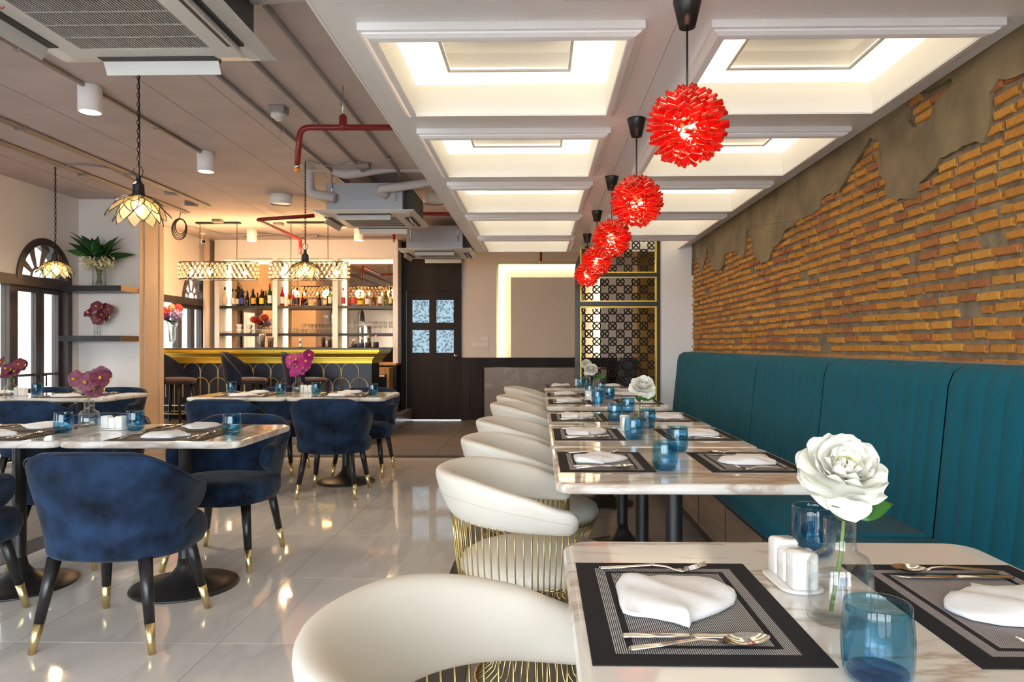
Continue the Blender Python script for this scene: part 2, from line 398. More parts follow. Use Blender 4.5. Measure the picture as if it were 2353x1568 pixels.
# ---- left wall with arched window openings
WIN = [1.55, 4.20, 6.88, 10.13]; SL = .80; AW = .82; ZT = 1.83
def hole(y0):
    l = [(y0-SL, .04), (y0+AW, .04), (y0+AW, ZT)]
    for i in range(1, 16): a = PI*i/16; l.append((y0+AW/2+AW/2*math.cos(a), ZT+AW/2*1.1*math.sin(a)))
    return l+[(y0, ZT), (y0-SL, ZT)]
mb = plate(MB(), [[(YF, -.1), (YB+.3, -.1), (YB+.3, CEIL+.02), (YF, CEIL+.02)]]+[hole(y) for y in WIN], lambda u, v, t: (t, u, v), XL-.18, XL)
struct(mb.build('wall_left', 'wall_white'))
def petal_loop(cy, cz, ang, r0, r1, w):
    pts = []; d = (math.cos(ang), math.sin(ang)); q = (-d[1], d[0])
    for t, ww in ((0, .32), (.3, .55), (.6, .85), (.8, 1), (.92, .85), (.98, .5), (1, 0), (.98, -.5), (.92, -.85), (.8, -1), (.6, -.85), (.3, -.55), (0, -.32)):
        rr = r0+(r1-r0)*t; pts.append((cy+d[0]*rr+q[0]*w*ww, cz+d[1]*rr+q[1]*w*ww))
    return pts
def arched_window(n, y0):
    w = sempty('window_%d' % n); x0, x1 = XL-.12, XL-.03; ya, yc, yb = y0-SL, y0+AW/2, y0+AW
    def bar(nm, a, b2, z0, z1, xa=x0, xb=x1, m='frame_dark'): return B(nm, m, xa, xb, a, b2, z0, z1, w)
    bar('frame_post', ya, ya+.06, .04, ZT); bar('frame_post', y0-.035, y0+.035, .04, ZT); bar('frame_post', yb-.07, yb, .04, ZT, XL-.16, XL+.02)
    bar('transom', ya, yb, ZT-.06, ZT+.04, XL-.14, XL+.015); bar('threshold', ya, yb, .0, .06)
    # two door leaves
    for a, b2 in ((y0+.04, yc-.004), (yc+.004, yb-.075)):
        lf = bar('door_leaf', a, a+.055, .06, ZT-.06, XL-.1, XL-.045)
        bar('leaf_stile', b2-.055, b2, .06, ZT-.06, XL-.1, XL-.045); bar('leaf_rail', a+.055, b2-.055, ZT-.115, ZT-.06, XL-.1, XL-.045)
        bar('leaf_rail', a+.055, b2-.055, .06, .16, XL-.1, XL-.045); bar('muntin', a+.055, b2-.055, .86, .885, XL-.09, XL-.055)
        bar('pane', a+.055, b2-.055, .16, ZT-.115, XL-.075, XL-.07, 'window_glass')
    h = MB().tube([(XL-.045, yc-.03, .86), (XL+.0, yc-.03, .86), (XL+.0, yc-.03, .75)], .009, 6).tube([(XL-.045, yc+.03, .86), (XL+.0, yc+.03, .86), (XL+.0, yc+.03, .75)], .009, 6)
    h.build('door_handle', 'black_metal', w)
    bar('pane', ya+.06, y0-.035, .06, ZT-.06, XL-.075, XL-.07, 'window_glass'); bar('muntin', ya+.06, y0-.035, .86, .885, XL-.09, XL-.055)
    # arch ring and fan plate with petal openings
    arc = lambda r, z=1.1, k=20: [(yc+r*math.cos(PI*i/k), ZT+r*z*math.sin(PI*i/k)) for i in range(k+1)]
    ring = arc(AW/2)+arc(AW/2-.065)[::-1]
    plate(MB(), [ring], lambda u, v, t: (t, u, v), XL-.15, XL+.02).build('arch_frame', 'frame_dark', w)
    holes = [petal_loop(yc, ZT+.045, R(a), .115, .335, .055) for a in (14, 52, 90, 128, 166)]
    hd = [(yc+.085*math.cos(PI*i/8), ZT+.05+.085*math.sin(PI*i/8)) for i in range(9)]
    op = [(yc+.35*math.cos(PI*i/20), ZT+.02+.35*1.1*math.sin(PI*i/20)) for i in range(21)]
    plate(MB(), [op]+holes+[hd], lambda u, v, t: (t, u, v), XL-.07, XL-.064).build('fan_plate', 'fan_plate', w)
    plate(MB(), [op], lambda u, v, t: (t, u, v), XL-.105, XL-.1).build('fan_pane', 'window_glass', w)
    portal((XL-.2, (ya+yb)/2, 1.1), (0, -PI/2, 0), 2.2, 1.7)
for i, y in enumerate(WIN): arched_window(i+1, y)
# ---- pier with niche (left of the bar)
pr = struct(B('wall_pier', 'wall_white', XL, -4.44, 7.84, 8.35, -.02, CEIL)); XP = -4.44
B('pier_face_warm_lit', 'lit_pier_taupe_pipe', XP, XP+.006, 7.84, 8.35, 0, CEIL, pr)  # room side of the white pier, warm bar light put into its colour
for a in (7.93, 8.24):
    B('pier_moulding', 'lit_pier_taupe_pipe', XP+.006, XP+.016, a, a+.02, .15, CEIL-.1, pr)
# ---- back wall (with door opening), its wainscot, lit recess
DX0, DX1 = P(935, 900, YB).x, P(1060, 900, YB).x; DZ = P(1000, 668, YB).z
HX0 = P(923, 900, YB).x
RX0, RX1 = P(1146, 700, YB).x, P(1378, 700, YB).x; RZ0, RZ1 = P(1200, 822, YB).z, P(1200, 608, YB).z
mb = plate(MB(), [[(XL-.1, -.1), (XR+.3, -.1), (XR+.3, CEIL+.02), (XL-.1, CEIL+.02)], [(DX0, -.05), (DX1, -.05), (DX1, DZ), (DX0, DZ)], [(RX0, RZ0), (RX1, RZ0), (RX1, RZ1), (RX0, RZ1)]], lambda u, v, t: (u, t, v), YB, YB+.12)
wb = struct(mb.build('wall_back', 'wall_beige'))
B('recess_back', 'wall_beige', RX0-.05, RX1+.05, YB+.12, YB+.14, RZ0-.05, RZ1+.05, wb)
IX0, IX1, IZ1 = P(1174, 700, YB).x, P(1345, 700, YB).x, P(1200, 638, YB).z
B('recess_panel', 'panel_beige', IX0, IX1, YB-.01, YB+.12, RZ0, IZ1, wb)
for nm, q in (('recess_trim', (RX0-.035, RX0, YB-.02, YB, RZ0, RZ1+.035)), ('recess_trim', (RX1, RX1+.035, YB-.02, YB, RZ0, RZ1+.035)), ('recess_trim', (RX0, RX1, YB-.02, YB, RZ1, RZ1+.035))):
    B(nm, 'gold_line', *q, wb)
for q in ((RX0+.002, RX0+.02, YB+.03, YB+.1, RZ0+.02, RZ1-.02), (RX1-.02, RX1-.002, YB+.03, YB+.1, RZ0+.02, RZ1-.02), (RX0+.03, RX1-.03, YB+.03, YB+.1, RZ1-.02, RZ1-.002)):
    B('light_strip', 'led_recess', *q, wb)
WZ = RZ0
wn = struct(B('trim_1', 'dark_wood', DX1, XR, YB-.03, YB, 0, WZ-.03), 'dark wainscot panelling along the back wall')
B('dado_cap', 'dark_wood', DX1, XR, YB-.05, YB, WZ-.03, WZ, wn)
for i in range(4):
    a = DX1+.12+i*.62; fr = MB()
    fr.box(a, a+.5, YB-.04, YB-.03, WZ-.13, WZ-.115).box(a, a+.5, YB-.04, YB-.03, .16, .175).box(a, a+.015, YB-.04, YB-.03, .175, WZ-.13).box(a+.485, a+.5, YB-.04, YB-.03, .175, WZ-.13)
    fr.build('panel_moulding', 'dark_wood', wn)
B('skirting', 'dark_wood', DX1, XR, YB-.045, YB-.03, 0, .1, wn)
# dark surround of the door
hd = struct(B('trim_2', 'dark_wood', HX0, DX1+.002, YB-.06, YB, DZ+.0, CEIL-.0), 'dark panel above the service door')
B('header_rail', 'dark_wood', HX0, DX1, YB-.075, YB-.06, DZ+.22, DZ+.25, hd); B('side_jamb', 'dark_wood', HX0, DX0, YB-.06, YB, 0, DZ, hd)
# door with four patterned panes
dr = sempty('door_1', 'dark service door with four patterned glass panes')
pn = [(948, 987, 690, 742), (1003, 1043, 690, 742), (948, 987, 759, 811), (1003, 1043, 759, 811)]
hl = []
for a, b2, c, d in pn:
    p0, p1 = P(a, d, YB), P(b2, c, YB); hl.append([(p0.x, p0.z), (p1.x, p0.z), (p1.x, p1.z), (p0.x, p1.z)])
plate(MB(), [[(DX0+.003, .006), (DX1+.004, .006), (DX1+.004, DZ+.004), (DX0+.003, DZ+.004)]]+hl, lambda u, v, t: (u, t, v), YB-.03, YB-.001).build('door_leaf', 'dark_wood', dr)
for h in hl:
    (a, z0), (_, _), (b2, z1), _ = h
    B('pane', 'pattern_glass', a, b2, YB-.018, YB-.010, z0, z1, dr)
kn = P(1048, 818, YB); MB().lathe([(.012, 0), (.012, .03), (.03, .045), (.034, .06), (.02, .075), (0, .078)], 14).xform(Matrix.Translation((kn.x, YB-.03, kn.z)) @ Matrix.Rotation(PI/2, 4, 'X')).build('door_knob', 'steel', dr)
# ---- right wall: mortar bed, bricks, plaster patches
wr = struct(B('wall_right', 'mortar', XR, XR+.2, YF, YB+.3, -.1, CEIL+.02))
PY = 7.95                                                            # white pier that closes the brick wall
struct(B('wall_pier_right', 'wall_white', P(1520, 700, PY).x, XR+.0, PY, PY+.14, -.02, CEIL))
# mortar face with relief
def mort(u, v):
    y = 1.3+u*(PY-1.3); z = .95+v*(ZS+.02-.95)
    return (XR-.006-.004*math.sin(y*37+z*21)*math.sin(z*61-y*9)-rnd.random()*.004, y, z)
MB().grid(mort, 150, 36).build('mortar_face', 'mortar', wr)
pz = lambda zx, zy, sc, ox, oy: (ox+zx/sc, oy+zy/sc)
edge = [pz(x, y, 2.613, 1500, 0) for x, y in ((2330, 430), (2229, 462), (2130, 480), (2062, 560), (2072, 700), (2065, 790), (2030, 850), (1940, 860), (1840, 910), (1755, 960), (1735, 1020), (1640, 1090), (1620, 1190), (1570, 1195), (1470, 1205), (1435, 1170), (1432, 1080), (1385, 1040), (1380, 930), (1398, 860), (1345, 822), (1318, 850), (1290, 930), (1230, 1000), (1195, 1080), (1160, 1130), (1150, 1160), (1080, 1170), (1040, 1200), (1030, 1250), (985, 1290), (900, 1320), (870, 1360), (815, 1390), (800, 1450), (745, 1490))]
edge += [pz(x, y, 2.2346, 1300, 400) for x, y in ((1090, 370), (1060, 450), (1020, 460), (985, 420), (967, 340), (960, 285), (948, 270), (940, 380), (930, 430), (890, 400), (832, 410), (828, 470), (800, 500), (770, 480), (752, 430), (742, 362), (735, 430), (710, 520), (690, 450), (665, 430))]
ed = []
for px, py in edge:
    y = PX(px, XR); ed.append((y, P(px, py, y).z))
ed[0] = (1.3, 1.9)
ed.append((PY, 1.95)); rg = []
for i in range(len(ed)-1):
    (a, c), (b2, d) = ed[i], ed[i+1]; L = math.hypot(b2-a, d-c); k = max(1, int(L/.035))
    for j in range(k):
        t = j/k; rg.append((a+(b2-a)*t+rnd.uniform(-.006, .006), c+(d-c)*t+rnd.uniform(-.008, .008)))
rg.append(ed[-1])
outer = rg+[(PY, CEIL), (1.3, CEIL)]
hole1 = [pz(x, y, 2.613, 1500, 0) for x, y in ((1560, 640), (1600, 570), (1700, 545), (1830, 470), (1850, 500), (1790, 560), (1740, 600), (1715, 690), (1670, 765), (1600, 765), (1565, 720))]
hole1 = [(PX(px, XR), P(px, py, PX(px, XR)).z) for px, py in hole1]
v2, f2 = fill2d([outer, hole1])
bmz = bmesh.new(); vv = [bmz.verts.new((0, a, b2)) for a, b2 in v2]
for f in f2: bmz.faces.new([vv[i] for i in f])
bmesh.ops.subdivide_edges(bmz, edges=[e for e in bmz.edges if e.calc_length() > .12], cuts=2, use_grid_fill=True)
for q in bmz.verts: q.co.x = XR-.030-.006*math.sin(q.co.y*9+q.co.z*5)*math.sin(q.co.z*13)-rnd.random()*.003
bmesh.ops.recalc_face_normals(bmz, faces=bmz.faces)
ex = bmesh.ops.extrude_face_region(bmz, geom=list(bmz.faces))
for g in ex['geom']:
    if isinstance(g, bmesh.types.BMVert): g.co.x = XR-.002
me = bpy.data.meshes.new('plaster_patch'); bmz.to_mesh(me); bmz.free(); me.materials.append(M['plaster'])
link('plaster_patch', me, wr)
def inpoly(p, poly):
    c = False; n = len(poly); x, y = p
    for i in range(n):
        x1, y1 = poly[i]; x2, y2 = poly[(i+1) % n]
        if (y1 > y) != (y2 > y) and x < (x2-x1)*(y-y1)/(y2-y1)+x1: c = not c
    return c
bv = []
def brickmesh(seed):
    q = random.Random(seed); mb = MB(); h = .0165; L = .5   # unit length along y, scaled per brick
    def ring(x, sy, sz, j):
        pts = []
        for (a, b2) in ((-1, -1), (-.35, -1.0), (.35, -1.0), (1, -1), (1, 0), (1, 1), (.3, 1.0), (-.3, 1.0), (-1, 1), (-1, 0)):
            pts.append((x+q.uniform(-j, j), a*L*sy+q.uniform(-j, j)*3, b2*h*sz+q.uniform(-j, j)*.8))
        return pts
    mb.rings([ring(0, 1, 1, 0), ring(-.019, .99, .97, .0018), ring(-.024, .93, .80, .0025)], sm=False); return mb
bm_var = [brickmesh(i) for i in range(14)]; bm_me = [b3.mesh('brick', 'brick') for b3 in bm_var]
bl = []; z = 1.105; row = 0
while z < ZS+.02:
    y = 1.35+rnd.uniform(0, .1)
    while y < PY-.05:
        L = rnd.uniform(.108, .138) if rnd.random() > .12 else rnd.uniform(.06, .08)
        yc = y+L/2
        inside = inpoly((yc, z), outer) and inpoly((yc-L*.4, z), outer) and inpoly((yc+L*.4, z), outer) and not inpoly((yc, z), hole1)
        if not inside and rnd.random() > .015: bl.append((yc, z+rnd.uniform(-.004, .004)+.004*math.sin(yc*2.3+row), min(L, PY-.01-y)))
        y += L+rnd.uniform(.014, .028)
    z += .0515; row += 1
bl.sort(key=lambda t: (t[0] < 2.5, t[0]))
far = MB()
for i, (yc, zc, L) in enumerate(bl):
    k = rnd.randrange(14); ox = XR+rnd.uniform(-.002, .006)
    if i < 300:
        o = link('brick', bm_me[k], wr, (ox, yc, zc)); o.scale = (1, L, 1); o.rotation_euler[0] = rnd.uniform(-.02, .02)
    else:
        s0 = len(far.v); vm = bm_var[k]; far.add(vm.v, vm.f, 0, False)
        far.xform(Matrix.Translation((ox, yc, zc)) @ Matrix.Diagonal((1, L, 1, 1)), s0)
stuff(far.build('brick_courses', 'brick', wr))
# ---- front wall behind the camera: glazed shopfront
fx = [(-4.9, -3.3), (-3.1, -1.5), (-1.3, .3), (.5, 1.5)]
mb = plate(MB(), [[(XL-.1, -.1), (XR+.3, -.1), (XR+.3, CEIL+.02), (XL-.1, CEIL+.02)]]+[[(a, .15), (b2, .15), (b2, 2.3), (a, 2.3)] for a, b2 in fx], lambda u, v, t: (u, t, v), YF-.15, YF)
struct(mb.build('wall_front', 'wall_white'))
for i, (a, b2) in enumerate(fx):
    w = sempty('window_%d' % (len(WIN)+1+i)); f = MB(); y0, y1 = YF-.11, YF-.05
    f.box(a, a+.05, y0, y1, .15, 2.3).box(b2-.05, b2, y0, y1, .15, 2.3).box(a+.05, b2-.05, y0, y1, .15, .2).box(a+.05, b2-.05, y0, y1, 2.25, 2.3).box(a+.05, b2-.05, y0, y1, 1.7, 1.74).box((a+b2)/2-.02, (a+b2)/2+.02, y0, y1, .2, 1.7)
    f.build('window_frame', 'frame_dark', w); B('pane', 'window_glass', a+.05, b2-.05, YF-.085, YF-.08, .2, 2.25, w)
    portal(((a+b2)/2, YF-.16, 1.2), (-PI/2, 0, 0), b2-a, 2.1)
# ---- street outside: pavement and the pale house across the lane
struct(B('ground', 'asphalt', -30, 20, -25, 30, -.3, -.14))
fb = thing('townhouse', 'pale cream house across the lane seen through the arched windows', 'house', (-7.9, 8.5, -.14))
MB().box(-.4, 0, -9, 9, 0, 7).build('wall', 'facade', fb)
for i in range(12):
    MB().box(0, .14, -8.6+i*1.5, -8.25+i*1.5, 0, 7).build('pilaster', 'facade', fb)
    for z in (1.0, 3.9):
        wq = MB().box(.0, .03, -7.95+i*1.5, -7.25+i*1.5, z, z+1.5).build('window', 'facade', fb)
        MB().box(.03, .035, -7.9+i*1.5, -7.3+i*1.5, z+.05, z+1.45).build('pane', 'facade_dark', wq)
struct(B('wall_upper_sky_block', 'facade', XL-.18, XL+.1, YF-.2, YB+.3, CEIL+.2, 6.4))  # unseen upper wall, added to keep sky light off the house opposite
# ---- main ceiling
cl = struct(B('ceiling', 'ceiling_paint', XL-.2, XR+.3, YF-.2, YB+.3, CEIL, CEIL+.2))
for x in (-4.6, -3.35, -2.45, -2.05, -1.05): B('panel_seam', 'conduit_paint', x-.003, x+.003, YF, YB, CEIL-.0015, CEIL, cl)
def conduit(x, y0, y1, r=.011, dbl=False):
    o = MB().tube([(x, y0, CEIL-r), (x, y1, CEIL-r)], r, 8)
    if dbl: o.tube([(x+.04, y0, CEIL-r), (x+.04, y1, CEIL-r)], r, 8)
    for k in range(int((y1-y0)/1.4)): o.box(x-.02, x+.02+(.04 if dbl else 0), y0+.7+k*1.4, y0+.72+k*1.4, CEIL-2.4*r, CEIL)
    return o
for x, y0, y1, d, lb in ((-2.82, -2.5, 5.93, False, 'grey conduit feeding the white can lights'), (-3.86, -2.5, 8.2, True, 'paired grey conduits crossing the ceiling above the near chain lamp'), (-4.3, -2.5, 8.6, True, 'paired grey conduits running nearest the window wall'), (-1.92, 3.2, 7.9, False, 'grey conduit running past the smoke detector'), (-1.62, 3.0, 7.3, False, 'grey conduit between smoke detector and red pipe hanger'), (-1.30, 2.6, 7.0, False, 'grey conduit closest to the white soffit')):
    tag(conduit(x, y0, y1, .014, d).build('ceiling_conduit', 'conduit_paint'), lb, 'conduit', 'conduits on the ceiling')
# ---- dropped soffit: ring panels, coffers with light shelves
sf = sempty('ceiling_soffit', 'white dropped ceiling above the banquette tables')
PIT = 1.205; CY0 = 2.46; CL = .925; cxs = ((-.632, .366), (.592, 1.592)); SPL = .478
rows = range(-3, 5)  # negative rows are unseen coffers, added for their light
for k in rows:
    ya, yb = CY0-.14+k*PIT, CY0-.14+(k+1)*PIT
    if k == 4: yb = SY1
    for ci, (cx0, cx1) in enumerate(cxs):
        xa, xb = (SX0, SPL) if ci == 0 else (SPL, XR-.035)
        c0, c1 = CY0+k*PIT, CY0+k*PIT+CL
        g = .0015; fr = .055                     # opening inside the moulding
        plate(MB(), [[(xa+g, ya+g), (xb-g, ya+g), (xb-g, yb-g), (xa+g, yb-g)], [(cx0+fr, c0+fr), (cx1-fr, c0+fr), (cx1-fr, c1-fr), (cx0+fr, c1-fr)]], lambda u, v, t: (u, v, t), ZS, ZS+.012).build('ceiling_panel', 'soffit_white', sf)
struct(sf)
ya = CY0-.14-3*PIT
B('fascia', 'soffit_white', SX0-.012, SX0, ya, SY1, ZS, CEIL, sf); B('end_fascia', 'soffit_white', SX0, XR-.04, SY1, SY1+.012, ZS, CEIL, sf)
ords = ['nearest', 'second', 'third', 'fourth', 'farthest']
def coffer(k, ci):
    cx0, cx1 = cxs[ci]; y0 = CY0+k*PIT; y1 = y0+CL; cx, cy = (cx0+cx1)/2, (y0+y1)/2
    side = 'left column of coffers, away from the brick wall' if ci == 0 else 'right column of coffers, along the brick wall'
    lb = '%s lit coffer in the %s' % (ords[k], side) if k >= 0 else 'lit ceiling coffer added for light, out of view %s, %s row' % ('by the aisle' if ci == 0 else 'by the brick', {-1: 'first', -2: 'second', -3: 'last'}[k])
    t = thing('ceiling_coffer', lb, 'coffer', (cx, cy, ZS), 0, 'lit ceiling coffers'); w, l = (cx1-cx0)/2, (y1-y0)/2
    # mitred moulding, profile (inset from the outer edge, drop)
    pf = [(0, 0), (0, -.026), (.012, -.029), (.014, -.034), (.03, -.043), (.05, -.046), (.055, -.046), (.055, .0)]
    co = lambda d: [(-w+d, -l+d), (w-d, -l+d), (w-d, l-d), (-w+d, l-d)]
    for s in range(4):
        vs = []
        for d, z in pf:
            q = co(d); vs += [(*q[s], z), (*q[(s+1) % 4], z)]
        n = len(pf); MB().add(vs, [(2*i, 2*i+1, 2*((i+1) % n)+1, 2*((i+1) % n)) for i in range(n)]).build('moulding', 'soffit_white', t)
    a, b2 = w-.055, l-.055; z1 = .10; i1, j1 = a-.185, b2-.185
    for s, q in enumerate((((-a, -b2), (a, -b2)), ((a, -b2), (a, b2)), ((a, b2), (-a, b2)), ((-a, b2), (-a, -b2)))):
        MB().add([(*q[0], -.04), (*q[1], -.04), (*q[1], z1), (*q[0], z1)], [(0, 1, 2, 3)]).build('coffer_side', 'coffer_white', t, solid=.004)
    # glowing diffuser ring
    plate(MB(), [[(-a, -b2), (a, -b2), (a, b2), (-a, b2)], [(-i1, -j1), (i1, -j1), (i1, j1), (-i1, j1)]], lambda u, v, tt: (u, v, tt), z1, z1+.006).build('diffuser_ring', 'coffer_light', t)
    tr = MB()
    for q in ((-i1-.012, i1+.012, -j1-.012, -j1), (-i1-.012, i1+.012, j1, j1+.012), (-i1-.012, -i1, -j1, j1), (i1, i1+.012, -j1, j1)): tr.box(*q, z1-.008, z1)
    tr.build('trim_line', 'coffer_white', t)
    tp = MB()
    o_, p_ = i1+.03, j1+.03; cv = MB()
    for q in ((-i1-.024, i1+.024, -j1-.024, -j1-.012), (-i1-.024, i1+.024, j1+.012, j1+.024), (-i1-.024, -i1-.012, -j1-.012, j1+.012), (i1+.012, i1+.024, -j1-.012, j1+.012)): cv.box(*q, z1+.007, z1+.013)
    cv.build('cove_strip', 'cove_strip', t); i1, j1 = o_, p_
    for q in (((-i1, -j1), (i1, -j1)), ((i1, -j1), (i1, j1)), ((i1, j1), (-i1, j1)), ((-i1, j1), (-i1, -j1))):
        tp.add([(*q[0], z1), (*q[1], z1), (*q[1], z1+.085), (*q[0], z1+.085)], [(0, 1, 2, 3)])
    tp.add([(-i1, -j1, z1+.085), (i1, -j1, z1+.085), (i1, j1, z1+.085), (-i1, j1, z1+.085)], [(0, 1, 2, 3)])
    tp.build('upper_tray', 'coffer_white', t, solid=.004)
for k in rows:
    for ci in (0, 1): coffer(k, ci)
# ---- platform under the bar
struct(B('floor_platform', 'floor_brown', XL, -2.0, 8.45, YB, 0, .18))
# ================================================================== FURNITURE
# ---- banquette along the brick wall
bq = thing('banquette', 'long teal channelled banquette bench against the brick wall', 'bench', (0, 0, 0))
BY0, BY1 = .3, PY-.02; XF, XT = 1.47, 1.53        # backrest front at the seat and at its top
ZB, ZSEAT = 1.105, .455
B('base', 'bench_wood', .96, XR-.06, BY0, BY1, .09, .34, bq); B('plinth', 'black_wood', 1.0, XR-.06, BY0, BY1, .0, .09, bq)
for y in [PX(1672, .9)-.35+i*.62 for i in range(-3, 8)]:
    if BY0 < y < BY1: B('base_joint', 'black_wood', .957, .962, y-.002, y+.002, .09, .34, bq)
seams = sorted([BY1]+[7.36, 6.22, 5.06, 3.86, 2.70, 1.50, BY0], reverse=True)
def back_prof(t, bulge):
    # t 0..1 from the seat up the front and over the rounded top
    if t < .78: k = t/.78; return (XF+(XT-XF)*k-bulge, .42+(ZB-.09-.42)*k)
    a = (t-.78)/.22*PI*.62; return (XT+.09-(.09+bulge)*math.cos(a), ZB-.09+(.09+bulge*.5)*math.sin(a))
for i in range(len(seams)-1):
    y1, y0 = seams[i]-.004, seams[i+1]+.004
    pnl = MB(); pnl.box(XT+.06, XR-.045, y0, y1, .36, ZB-.05); pnl = pnl.build('backrest_panel', 'teal_fabric', bq)
    n = max(3, round((y1-y0)/.106)); dy = (y1-y0)/n
    if i == 0: n = 2; dy = (y1-y0)/n
    for j in range(n):
        a = y0+j*dy
        def ch(u, v, a=a):
            bz = .0055*(1-abs(2*u-1)**4); x, z = back_prof(v, bz); return (x, a+u*dy, z)
        MB().grid(ch, 6, 14).build('channel', 'teal_fabric', pnl)
    sy0, sy1 = y0+.002, y1-.002
    def cush(x, y0=sy0, y1=sy1): return None
    rr = []
    for (ins, z) in ((.012, .345), (0, .36), (0, .425), (.012, .447), (.04, .456)):
        rr.append([(p[0], p[1], z) for p in rrect(.955+ins, 1.50, y0+ins*.6, y1-ins*.6, .03, 3)])
    MB().rings(rr).build('seat_cushion', 'teal_fabric', bq)
struct(B('trim_3', 'bench_wood', XR-.05, XR-.008, BY0, BY1, ZB-.06, ZB+.004), 'thin wooden ledge behind the banquette top')
# ---- marble table
def make_table(name, w, d, r_disc):
    t = thing(name, '', 'table'); rr = []
    for ins, z in ((.012, .716), (.003, .720), (0, .728), (0, .738), (.004, .747), (.012, .75)):
        rr.append([(p[0], p[1], z) for p in rrect(-w/2+ins, w/2-ins, -d/2+ins, d/2-ins, .05, 5)])
    MB().rings(rr, sm=False).build('tabletop', 'marble_table', t)
    pe = MB().lathe([(.031, .10), (.030, .70)], 18, cap=False).build('column', 'black_metal', t)
    MB().lathe([(r_disc, 0), (r_disc+.003, .004), (r_disc, .010), (r_disc*.75, .018), (r_disc*.42, .038), (.062, .068), (.038, .1), (.031, .14)], 40).build('base', 'black_metal', t)
    MB().box(-.16, .16, -.16, .16, .705, .716).build('top_plate', 'black_metal', t)
    return t
# ---- woven place setting pieces (one of each, copied)
def mat_mesh(mt): return MB().box(-.16, .16, -.22, .22, 0, .0018).mesh('placemat', mt)
ME_MAT = mat_mesh('placemat_weave'); ME_MAT2 = mat_mesh('placemat_grey')
# napkin outline: traced on the nearest placemat (x away from diner, y across)
nk_px = [(1392, 1350), (1405, 1338), (1450, 1334), (1500, 1332), (1550, 1336), (1600, 1339), (1650, 1349), (1678, 1363), (1691, 1374), (1683, 1388), (1645, 1406), (1605, 1419), (1578, 1427), (1571, 1440), (1530, 1428), (1475, 1418), (1430, 1414), (1408, 1408), (1400, 1392), (1396, 1370)]
nk = [PZ(a, b2, .757) for a, b2 in nk_px]; nc = sum(nk, Vector())/len(nk); nk = [(p.x-nc.x, p.y-nc.y) for p in nk]
def napkin_mesh(seed):
    q = random.Random(seed); n = len(nk); N = n*2; out = []
    for i in range(N):
        a, c = nk[i//2], nk[(i//2+1) % n]; out.append((a[0], a[1]) if i % 2 == 0 else ((a[0]+c[0])/2, (a[1]+c[1])/2))
    sx, sy = q.uniform(.9, 1.08), q.uniform(.88, 1.06); rg = []
    def h(x, y): return .004*math.sin(x*38+seed)*math.cos(y*22+seed*2)+.003*math.sin((x+y)*60+seed)
    for f, zz in ((.93, .0005), (1, .003), (1.0, .009), (.96, .0135), (.8, .0185), (.55, .0205), (.28, .0215), (.05, .0215)):
        rg.append([(x*f*sx, y*f*sy, max(.0005, zz+(h(x*f, y*f) if zz > .01 else 0))) for x, y in out])
    return MB().rings(rg).mesh('napkin', 'napkin')
ME_NAP = [napkin_mesh(s) for s in (1, 2, 3, 4)]
def strip(mb, pts, mi=0, th=.0022):
    # pts: (x, halfwidth, z, crown) along x -> closed flat bar
    rg = []
    for x, w, z, c in pts: rg.append([(x, -w, z), (x, -w*.5, z+c*.6), (x, 0, z+c), (x, w*.5, z+c*.6), (x, w, z), (x, w*.5, z-th+c*.4), (x, 0, z-th+c*.6), (x, -w*.5, z-th+c*.4)])
    return mb.rings(rg, mi)
def fork_mesh():
    mb = MB(); strip(mb, [(-.098, .004, .003, .002), (-.094, .0085, .0035, .003), (-.05, .0065, .006, .003), (0, .0038, .011, .003), (.028, .0032, .008, .002), (.040, .0065, .004, .001), (.052, .0115, .003, .0), (.062, .012, .004, 0)])
    for k in range(4):
        y = -.0095+k*.0063; mb.tube([(.060, y, .004), (.078, y, .009), (.098, y, .016)], [.0019, .0017, .0009], 5)
    return mb.mesh('fork', 'cutlery')
def spoon_mesh():
    mb = MB(); strip(mb, [(-.098, .004, .003, .002), (-.094, .0085, .0035, .003), (-.05, .0065, .007, .003), (0, .0038, .012, .003), (.025, .0034, .010, .002), (.038, .006, .007, .001)])
    def bowl(u, v):
        a = u*2*PI; r = v; return (.068+.033*r*math.cos(a), .0205*r*math.sin(a)*(1-.12*math.cos(a)), .0035+.0085*r*r+.004*r*math.cos(a)*.5)
    mb.grid(bowl, 18, 5); return mb.mesh('spoon', 'cutlery')
def knife_mesh():
    mb = MB(); strip(mb, [(-.108, .004, .004, .003), (-.104, .008, .004, .004), (-.05, .0075, .004, .004), (-.012, .006, .004, .004), (-.008, .0045, .004, .003)])
    strip(mb, [(-.008, .0045, .005, .0006), (.0, .009, .005, .0006), (.06, .0095, .005, .0005), (.085, .007, .005, .0004), (.104, .0012, .005, .0003)], th=.0012); return mb.mesh('knife', 'cutlery')
ME_FORK, ME_SPOON, ME_KNIFE = fork_mesh(), spoon_mesh(), knife_mesh()
